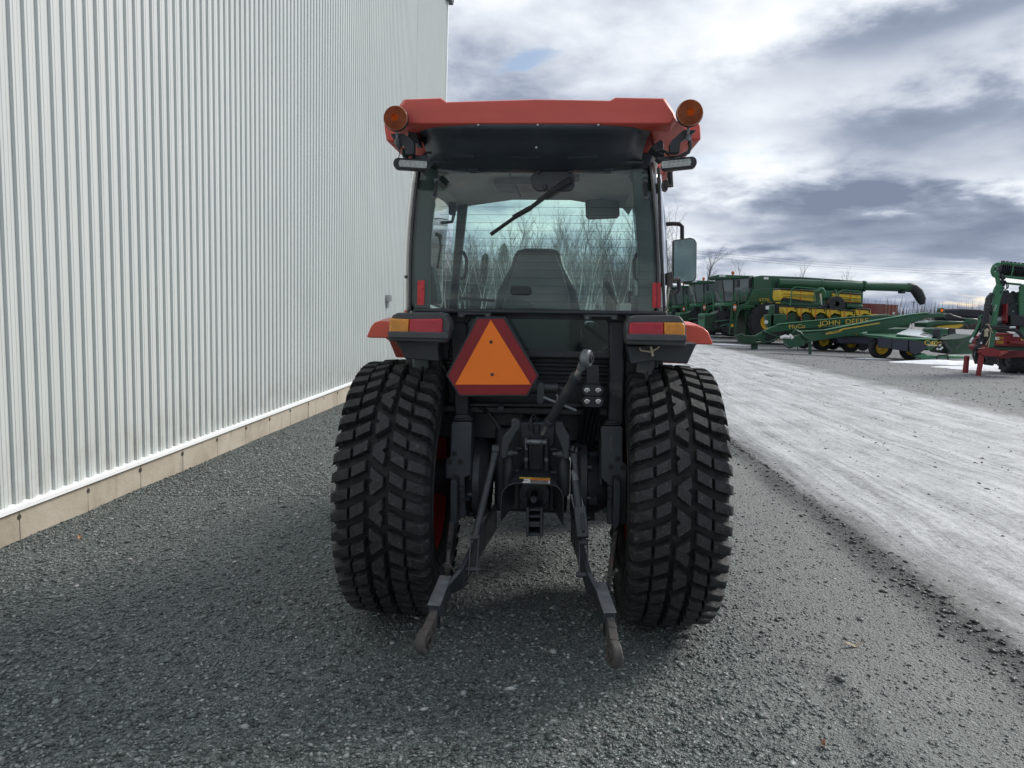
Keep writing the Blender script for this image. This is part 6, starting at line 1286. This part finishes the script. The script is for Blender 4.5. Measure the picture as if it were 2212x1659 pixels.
lg = K; x, z = K(*gC(1035, 1400)); kpart('stand_leg', gC, [(1020, 1340), (1060, 1340), (1040, 1590), (992, 1588)], .7, .85, 'machred', .012)
b = MB(); x, z = K(*gE(275, 985)); b.lathe([(-.1, .02), (-.1, .28), (.05, .28), (.05, .02)], (0, 0, 0), 'y', 24); o = b.build('hitch_plate', M['machred'], tm, .01); o.location = (x, -.32, z); o.scale = (1, 1, .42)
kpart('hitch_neck', gE, [(230, 880), (300, 830), (430, 850), (440, 1000), (330, 1010)], -.2, .4, 'machred')
rk = random.Random(5); b = MB()
for k in range(15):
    sx_, ex = rk.uniform(380, 560), rk.uniform(10, 330)
    q = [(sx_, rk.uniform(380, 430)), (sx_-70-rk.uniform(0, 60), 470+rk.uniform(-30, 60)), ((sx_+ex)/2-50, 640+rk.uniform(-60, 90)), (ex, 880+rk.uniform(-60, 100)), (ex-rk.uniform(0, 40), 1090+rk.uniform(-40, 110)), (ex+rk.uniform(20, 90), 1240+rk.uniform(-40, 40))]
    b.tube([K.p(*gE(*v), rk.uniform(-.25, .0)) for v in q], rk.uniform(.020, .032), 7)
for q in ([(480, 400), (800, 400), (1000, 430), (1180, 520), (1300, 680)], [(500, 430), (760, 445), (950, 460), (1120, 520), (1270, 690)], [(130, 690), (190, 720), (215, 800), (190, 900), (160, 1000)], [(300, 680), (270, 780), (230, 880)]): b.tube([K.p(*gE(*v), -.2) for v in q], .03, 7)
b.build('hose_bundle', M['hose'], tm, smooth=True)
ktube('hose_couplings', gE, [[(940, 415), (1070, 410)], [(20, 720), (75, 655)], [(0, 760), (30, 730)], [(255, 760), (262, 800)], [(330, 890), (345, 935)], [(370, 930), (400, 930)]], .03, 'farwhite', -.24)
ktube('rope', gE, [[(372, 345), (430, 338), (480, 352)], [(440, 370), (480, 420), (520, 450)], [(470, 410), (490, 470), (540, 545)], [(478, 500), (485, 620), (375, 835)], [(470, 640), (455, 760), (430, 900)], [(190, 915), (290, 905), (340, 890)]], .012, 'rope', -.28)
ktube('rag', gE, [[(430, 460), (385, 500), (380, 560), (372, 630)], [(395, 470), (375, 560), (385, 620)]], .05, 'rope', -.26)
b = MB(); b.tube([K.p(*gE(560, 1100), .2), K.p(*gE(575, 1050), .2), K.p(*gE(620, 1030), .2), K.p(*gE(830, 945), .3)], [.05, .075, .11, .11], 12); b.build('red_cylinder', M['pinkred'], tm, smooth=True)
kpart('rear_plate', gE, [(620, 1080), (660, 960), (1700, 960), (1700, 1110), (1100, 1130), (700, 1160)], .9, 1.1, 'machred')
b = MB(); ks = random.Random(3); c0 = K.p(*gE(480, 1200), .5); ring = []
pts = []
for k in range(26): a = 2*PI*k/26; r_ = .24*ks.uniform(.6, 1.1); pts.append((c0.x+r_*cos(a)*.85, c0.z+.1+r_*sin(a)*1.05))
b.plate(pts, .35, .75); b.build('coulter_discs', M['machblack'], tm, .01)
x, z = K(*gE(1345, 1150), .6); tyre(tm, 'wheel', (x+.08, 1.4, .40), .40, .42, 'machblack', 18, 'x'); tyre(tm, 'wheel', (x+.62, 1.4, .40), .40, .42, 'machblack', 18, 'x')
# raised wing: plate posts, disc roller, notched discs
gpst = kpart('wing_post', gF, [(880, 82), (868, 150), (748, 285), (750, 390), (800, 440), (850, 470), (840, 600), (890, 750), (900, 800), (985, 935), (925, 1100), (845, 1360), (785, 1690), (640, 2900), (420, 2900), (560, 2050), (650, 1660), (620, 1530), (570, 1480), (635, 1380), (640, 1050), (680, 930), (755, 805), (722, 600), (620, 540), (565, 400), (575, 290), (640, 160), (750, 85)], -.05, .04, 'palegreen')
for q in ((650, 300), (780, 548), (812, 742), (912, 930), (815, 1070)):
    x, z = K(*gF(*q)); b = MB(); b.lathe([(0, .035), (-.008, .03), (-.008, .001)], (x, -.05, z), 'y', 12); b.build('post_bolt', M['machblack'], gpst)
for q in ((650, 215), (700, 298), (622, 395)):
    x, z = K(*gF(*q)); b = MB(); b.lathe([(0, .015), (-.02, .012), (-.02, .001)], (x, -.05, z), 'y', 8); b.build('bolt_head', M['farwhite'], gpst)
x, z = K(*gF(632, 1590)); text('lettering', 'FOLD', .075, M['farwhite'], gpst, (x, -.055, z), (PI/2, rad(-83), 0), .002)
kpart('wing_post', gF, [(1500, 880), (1620, 800), (1800, 840), (1790, 1700), (1740, 2600), (1480, 2600), (1470, 1400), (1505, 1000)], .2, .28, 'palegreen')
p0, p1 = K.p(*gF(770, 290), .25), K.p(*gF(2500, 470), .25); rl = thing('disc_roller', None, None); rl.parent = tm
ring_b = MB(); ring_b.lathe([(-.035, .06), (-.012, .185), (.012, .185), (.035, .06)], (0, 0, 0), 'x', 24); rm = ring_b.mesh('roller_ring', M['machblack'], True, 25)
nr_ = 26
for k in range(nr_):
    o = link('roller_ring', rm, rl); o.location = p0+(p1-p0)*(k/(nr_-1)); o.rotation_euler = (0, rad(6), 0)
b = MB(); b.tube([p0, p1], .10, 14); b.build('roller_shaft', M['machblack'], rl)
ktube('roller_bar', gF, [[(890, 95), (2500, 255)], [(930, 545), (2500, 720)]], .038, 'palegreen', -.02)
b = MB()
for k in range(10): p_ = K.p(*gF(930+128*k, 62+14*k), .0); b.box(p_.x-.03, p_.x+.03, -.04, .05, p_.z-.05, p_.z+.03)
b.build('scraper_clips', M['machblack'], tm, .006)
kpart('roller_band', gF, [(1265, 140), (1295, 150), (1290, 300), (1215, 560), (1185, 560), (1240, 300)], -.05, -.03, 'palegreen', .004)
ktube('cross_tube', gF, [[(1040, 770), (1530, 820)]], .03, 'palegreen', .1)
ktube('wing_hose', gF, [[(930, 660), (1010, 740), (1055, 860), (1050, 950), (980, 1000)], [(990, 680), (1090, 790), (1110, 880), (1070, 950)], [(1500, 880), (1490, 920), (1510, 950)]], .016, 'hose', -.1)
kpart('hinge_block', gF, [(860, 460), (930, 460), (1020, 580), (1020, 650), (960, 640), (1020, 760), (1000, 880), (950, 860), (900, 740), (930, 650), (870, 560)], -.08, .02, 'machblack')
b = MB(); cxd, czd = K(*gF(1120, 1420)); n_ = 48
prof = [(cxd+(.33+(.03 if k % 4 < 2 else -.005))*cos(2*PI*k/n_+.1), czd+(.36+(.03 if k % 4 < 2 else -.005))*sin(2*PI*k/n_+.1)) for k in range(n_)]
for ddx, ddz, dn in ((0, 0, .3), (.42, -.03, .45), (.05, -.02, .6)): MB().plate([(x+ddx, z+ddz) for x, z in prof], dn, dn+.035).build('notched_disc', M['machblack'], tm)
kpart('black_arm', gF, [(600, 1088), (640, 1110), (640, 1210), (555, 1320), (500, 1700), (420, 2420), (210, 2420), (352, 1700), (420, 1290), (455, 1210), (560, 1100)], -.12, .0, 'machblack', .015)
ktube('arm_bolts', gF, [[(455, 1350), (456, 1352)], [(492, 1350), (493, 1352)], [(435, 1462), (436, 1464)], [(480, 1462), (481, 1464)], [(412, 1570), (413, 1572)], [(460, 1572), (461, 1574)]], .014, 'farwhite', -.125)
ktube('fold_cylinder', gE, [[(0, 760), (90, 610), (215, 330), (330, 130)], [(215, 190), (260, 150), (340, 120)]], .035, 'palegreen', .05); ktube('fold_cylinder', gE, [[(60, 640), (290, 290)]], .06, 'dkgreen', .1)
kpart('grey_box', gE, [(900, 0), (915, -160), (1700, -130), (1700, 240), (930, 230)], .3, .8, 'galv'); kpart('black_tank', gE, [(968, 150), (990, 128), (1700, 150), (1700, 400), (965, 370)], .05, .7, 'machblack', .03)
kpart('red_upright', gE, [(835, 250), (860, 60), (870, -140), (910, -150), (900, 0), (905, 250), (880, 320)], .1, .3, 'machred'); kpart('red_shelf', gE, [(830, 290), (960, 240), (1700, 330), (1700, 560), (830, 500)], .25, .6, 'machred')
b = MB(); x, z = K(*gE(1180, 30)); b.lathe([(-.02, .03), (-.04, .22), (.1, .22)], (x, .3, z), 'y', 24); b.build('fan_guard', M['machblack'], tm, smooth=True)
b = MB(); p_ = K.p(*gE(735, 240), .4); b.ball(p_, .155, 14, (1, 1, .75)); b.build('air_tank', M['galv'], tm, smooth=True)
kpart('rear_beam', gE, [(640, 130), (830, 140), (830, 190), (640, 185)], .5, .7, 'dkgreen'); kpart('mid_platform', gE, [(500, 400), (620, 370), (800, 330), (1050, 420), (1000, 500), (520, 540)], .05, .5, 'machblack', .02)

# ------------------------------------------------------------------ far yard: containers, brush, poles and wires
def box_container(Y, u0, u1, vt, vb, label, doors):
    a, c_ = at_y(u0, vt, Y), at_y(u1, vt, Y); z0 = at_y((u0+u1)/2, vb, Y).z; t = thing('shipping_container', label, 'container', (a.x, Y, z0))
    L, Hh = c_.x-a.x, a.z-z0; b = MB(); n = int(L/.28)*4 if not doors else 0
    if not doors:
        prof = []
        for k in range(int(L/.30)): prof += [(k*.30, 0), (k*.30+.10, 0), (k*.30+.15, .05), (k*.30+.25, .05)]
        prof.append((L, 0)); b.loft([[(x, y, .1) for x, y in prof], [(x, y, Hh-.1) for x, y in prof]], cap=False, closed=False); b.box(0, L, .06, 2.4, .05, Hh-.02); b.build('corrugated_side', M['container'], t)
        b = MB(); b.box(-.05, L+.02, -.03, .1, Hh-.14, Hh); b.box(-.05, L+.02, -.03, .1, 0, .14); b.box(-.05, .1, -.03, .1, .14, Hh-.14); b.build('frame_rail', M['container'], t)
    else:
        b = MB(); b.box(0, L, 0, 6, 0, Hh); b.build('body', M['container'], t, .03)
        for k in range(2):
            b = MB(); b.box(.06+k*L/2, L/2-.03+k*L/2, -.04, 0, .12, Hh-.12); d = b.build('door', M['container'], t, .01)
            for q in (.25, .75): h = MB(); xx = .06+k*L/2+q*(L/2-.1); h.tube([(xx, -.09, .1), (xx, -.09, Hh-.1)], .03, 6); h.build('lock_rod', M['rope'], d)
        b = MB(); b.lathe([(0, .22), (-.01, .22), (-.01, .001)], (L*.72, -.05, Hh*.62), 'y', 16); b.build('white_disc', M['white'], t); b = MB(); b.box(L*.12, L*.45, -.06, -.03, Hh*.38, Hh*.55); b.build('number_plate', M['rope'], t)
    return t
box_container(150, 1845, 1912, 654.5, 704, 'long rust red shipping container beyond the planter, its ribbed side showing', False)
box_container(143, 1910, 1940.5, 657.5, 706, 'rust red shipping container showing closed doors with a white round mark', True)
def twigs(name, n, xr, yr, hr, rr, m, seed, lean=.10, zf=0., label=None):
    """a thicket of bare stems, each a slim tapering spike"""
    r = np.random.default_rng(seed); x, y = r.uniform(*xr, n), r.uniform(*yr, n); h = r.uniform(*hr, n)*(.55+.45*r.uniform(0, 1, n)); rad_ = r.uniform(*rr, n)
    lx, ly = r.normal(0, lean, n)*h, r.normal(0, lean, n)*h; V = np.zeros((n, 4, 3))
    for k in range(3): V[:, k, 0] = x+rad_*np.cos(2*PI*k/3); V[:, k, 1] = y+rad_*np.sin(2*PI*k/3); V[:, k, 2] = zf
    V[:, 3, 0], V[:, 3, 1], V[:, 3, 2] = x+lx, y+ly, zf+h
    F = (np.array([(0, 1, 3), (1, 2, 3), (2, 0, 3)])[None]+4*np.arange(n)[:, None, None]).reshape(-1, 3)
    me = bpy.data.meshes.new(name); me.from_pydata(V.reshape(-1, 3).tolist(), [], F.tolist()); me.materials.append(m); o = link(name, me); tag(o, kind='stuff'); return o
def tree_mesh(seed, h, r0, spread_, dens, up=.9):
    """trunk and larger limbs in one mesh, fine twigs in another"""
    r = random.Random(seed); tb, cbm = MB(), MB()
    def branch(p, d, ln, rad_, lvl):
        n = 4 if lvl < 2 else 3; pts = [p]; q = p.copy(); dd = d.copy(); rs = [rad_]
        for k in range(n):
            dd = (dd+Vector((r.gauss(0, .10+.05*lvl), r.gauss(0, .10+.05*lvl), .05*up))).normalized(); q = q+dd*ln/n; pts.append(q.copy()); rs.append(max(rad_*(1-(k+1)/n*.82), .003))
        (tb if lvl < 1 else cbm).tube(pts, rs, 5 if lvl < 1 else 3, cap=False)
        if lvl >= 3: return
        m_ = [int(15*dens), int(7*dens), 4][lvl]
        for k in range(m_):
            t = (.28 if lvl == 0 else .15)+.80*(k+r.random())/m_*(.9 if lvl == 0 else 1); t = min(t, .97); i = min(int(t*n), n-1); f_ = t*n-i
            pos = pts[i]*(1-f_)+pts[i+1]*f_; a = r.uniform(0, 2*PI); base = (pts[i+1]-pts[i]).normalized()
            out = Vector((cos(a), sin(a), 0)); nd = (base*r.uniform(.75, 1.15)+out*r.uniform(.45, .85)*spread_).normalized()
            branch(pos, nd, ln*r.uniform(.26, .46)*(1-t*.45), max(rs[i]*.45, .004), lvl+1)
    branch(Vector((0, 0, -.2)), Vector((r.gauss(0, .04), r.gauss(0, .04), 1)).normalized(), h, r0, 0)
    return tb, cbm
def make_variants(n, h, r0, sp, dens, tm_, cm_, seed):
    out = []
    for k in range(n):
        a, c_ = tree_mesh(seed+k, h*random.uniform(.9, 1.1), r0, sp, dens); out.append((a.mesh('trunk', M[tm_], True, 180), c_.mesh('crown', M[cm_], recalc=False)))
    return out
def plant(name, var, x, y, s, rz, label, cat, group):
    t = thing(name, label, cat, (x, y, float(gz(x, y))), (0, 0, rz), group); t.scale = (s, s, s)
    link('trunk', var[0], t); link('crown', var[1], t); return t
random.seed(21)
BV = make_variants(5, 9.5, .085, .75, 1.0, 'birch', 'twig', 30); DV = make_variants(4, 7.5, .09, .9, 1.0, 'darktwig', 'darktwig', 60)
n_b = 0
for k in range(240):
    y = 50+26*random.random()**1.2; x = random.uniform(-14, .155*y)
    if -12 < x < -4.5 and 56 < y < 68 and random.random() < .8: y += 12
    plant('birch_tree', random.choice(BV), x, y, random.uniform(.55, .90), random.uniform(0, 6.28), 'bare pale trunked birch standing in the wood behind the tractor', 'birch tree', 'bare birches in the wood behind the tractor')
spec = [(1506, 62, 1.02, 'tall bare tree with forked limbs, just right of the tractor cab mirror'), (1528, 66, .9, 'bare slender tree right of the cab mirror behind the far combine'), (1548, 70, .72, 'bare thin tree standing above the second combine'), (1585, 72, .72, 'bare tree rising left of the orange beacon on the combine roof'), (1602, 74, .95, 'bare tree with spreading twigs directly behind the combine roof beacon'), (1640, 76, .62, 'small bare tree above the back of the nearest combine cab'), (1714, 80, .95, 'single bare tree rising above the combine grain tank'), (1770, 86, .6, 'low bare sapling behind the unloading pipe'), (1812, 84, .86, 'leaning bare bushy tree above the middle of the unloading pipe'), (1830, 84, .9, 'bare bushy tree above the pipe flange, right one of a close pair'), (1862, 88, .66, 'thin bare tree above the far end of the unloading pipe')]
for u, Y, s, lab in spec:
    p_ = at_y(u, 700, Y); plant('bare_tree', random.choice(DV), p_.x, Y, s*.92, random.uniform(0, 6), lab, 'bare tree', None)
twigs('underwood', 16000, (-16, 8.6), (56, 80), (1.5, 5.5), (.012, .030), M['twig'], 4)
twigs('underwood', 900, (9, 32), (60, 90), (1.5, 4.2), (.012, .028), M['darktwig'], 5, .16)
twigs('underwood', 260, (11.2, 16.5), (60, 66), (2.5, 6.3), (.014, .026), M['darktwig'], 15, .10)
twigs('far_woods', 26000, (-30, 12.5), (80, 110), (4.5, 9.5), (.03, .07), M['twig'], 6)
twigs('far_woods', 5000, (150, 620), (330, 420), (4, 15), (.10, .3), M['twig'], 7)
twigs('brush', 1600, (84, 112), (150, 160), (2, 5.0), (.05, .12), M['darktwig'], 8, .5)
def conifer(u, Y, h, label):
    p_ = at_y(u, 660, Y); t = thing('spruce_tree', label, 'spruce tree', (p_.x, Y, 0)); b = MB(); b.tube([(0, 0, 0), (0, 0, h)], [.16, .02], 7); b.build('trunk', M['darktwig'], t)
    r = random.Random(int(u)); b = MB()
    for k in range(1500):
        z = h*(.12+.86*r.random()); rr_ = (1-z/h)**.8*h*.20*r.uniform(.25, 1.1); a = r.uniform(0, 2*PI); c_ = Vector((rr_*cos(a), rr_*sin(a), z-rr_*.25)); s = r.uniform(.10, .28)
        d = Vector((cos(a), sin(a), -.45)); sd_ = Vector((-sin(a), cos(a), 0)); b.add([c_-sd_*s*.5, c_+d*s*1.6, c_+sd_*s*.5, c_+Vector((0, 0, s*.35))], [(0, 1, 3), (1, 2, 3), (0, 2, 1)])
    o = b.build('crown', M['conifer'], t)
conifer(1085, 66, 7.4, 'dark spruce among the birches behind the left of the tractor seat'); conifer(1120, 69, 6.2, 'smaller dark spruce among the birches, above the tractor seat back'); conifer(1290, 72, 6.6, 'dark spruce among the birches below the inside mirror'); conifer(1045, 74, 7.0, 'dark spruce at the left edge of the cab windscreen view')
def pole(u, Y, vt, label):
    p_ = at_y(u, vt, Y); t = thing('utility_pole', label, 'utility pole', (p_.x, Y, 0)); b = MB(); b.tube([(0, 0, 0), (0, 0, p_.z)], [.14, .10], 8); b.build('pole', M['darktwig'], t); b = MB(); b.box(-.9, .9, -.06, .06, p_.z-.5, p_.z-.38); b.build('crossarm', M['darktwig'], t); return Vector((p_.x, Y, p_.z-.35))
pA_ = pole(1390, 96, 524, 'utility pole hidden behind the tractor cab at the wood edge'); pB_ = pole(2420, 110, 584, 'utility pole beyond the right edge carrying the yard wires')
pole(1974, 230, 650, 'thin distant utility pole beside the brush right of the containers')
for k, off in enumerate((-.8, 0, .8)):
    b = MB(); n_ = 24; b.tube([(pA_+Vector((0, off, -.05)))*(1-t)+(pB_+Vector((0, off*.9, -.05)))*t-Vector((0, 0, 1.0*4*t*(1-t)+k*.25)) for t in [i/n_ for i in range(n_+1)]], .012, 5); o = b.build('power_line', M['machblack']); tag(o, ['lowest', 'middle', 'highest'][2-k]+' thin power line crossing the cloudy sky above the combines', 'power line', 'power lines over the yard')

# small repeats joined because they are a pixel or two across
for o in S.objects:
    if o.name.split('.')[0] in ('heater_wires', 'lens_ribs', 'pin_holes', 'underside_screws', 'roof_lights', 'fittings', 'scraper_clips', 'arm_bolts', 'sticker_print', 'wheel_bolts', 'hose_couplings', 'hose_bundle'): o['kind'] = 'stuff'
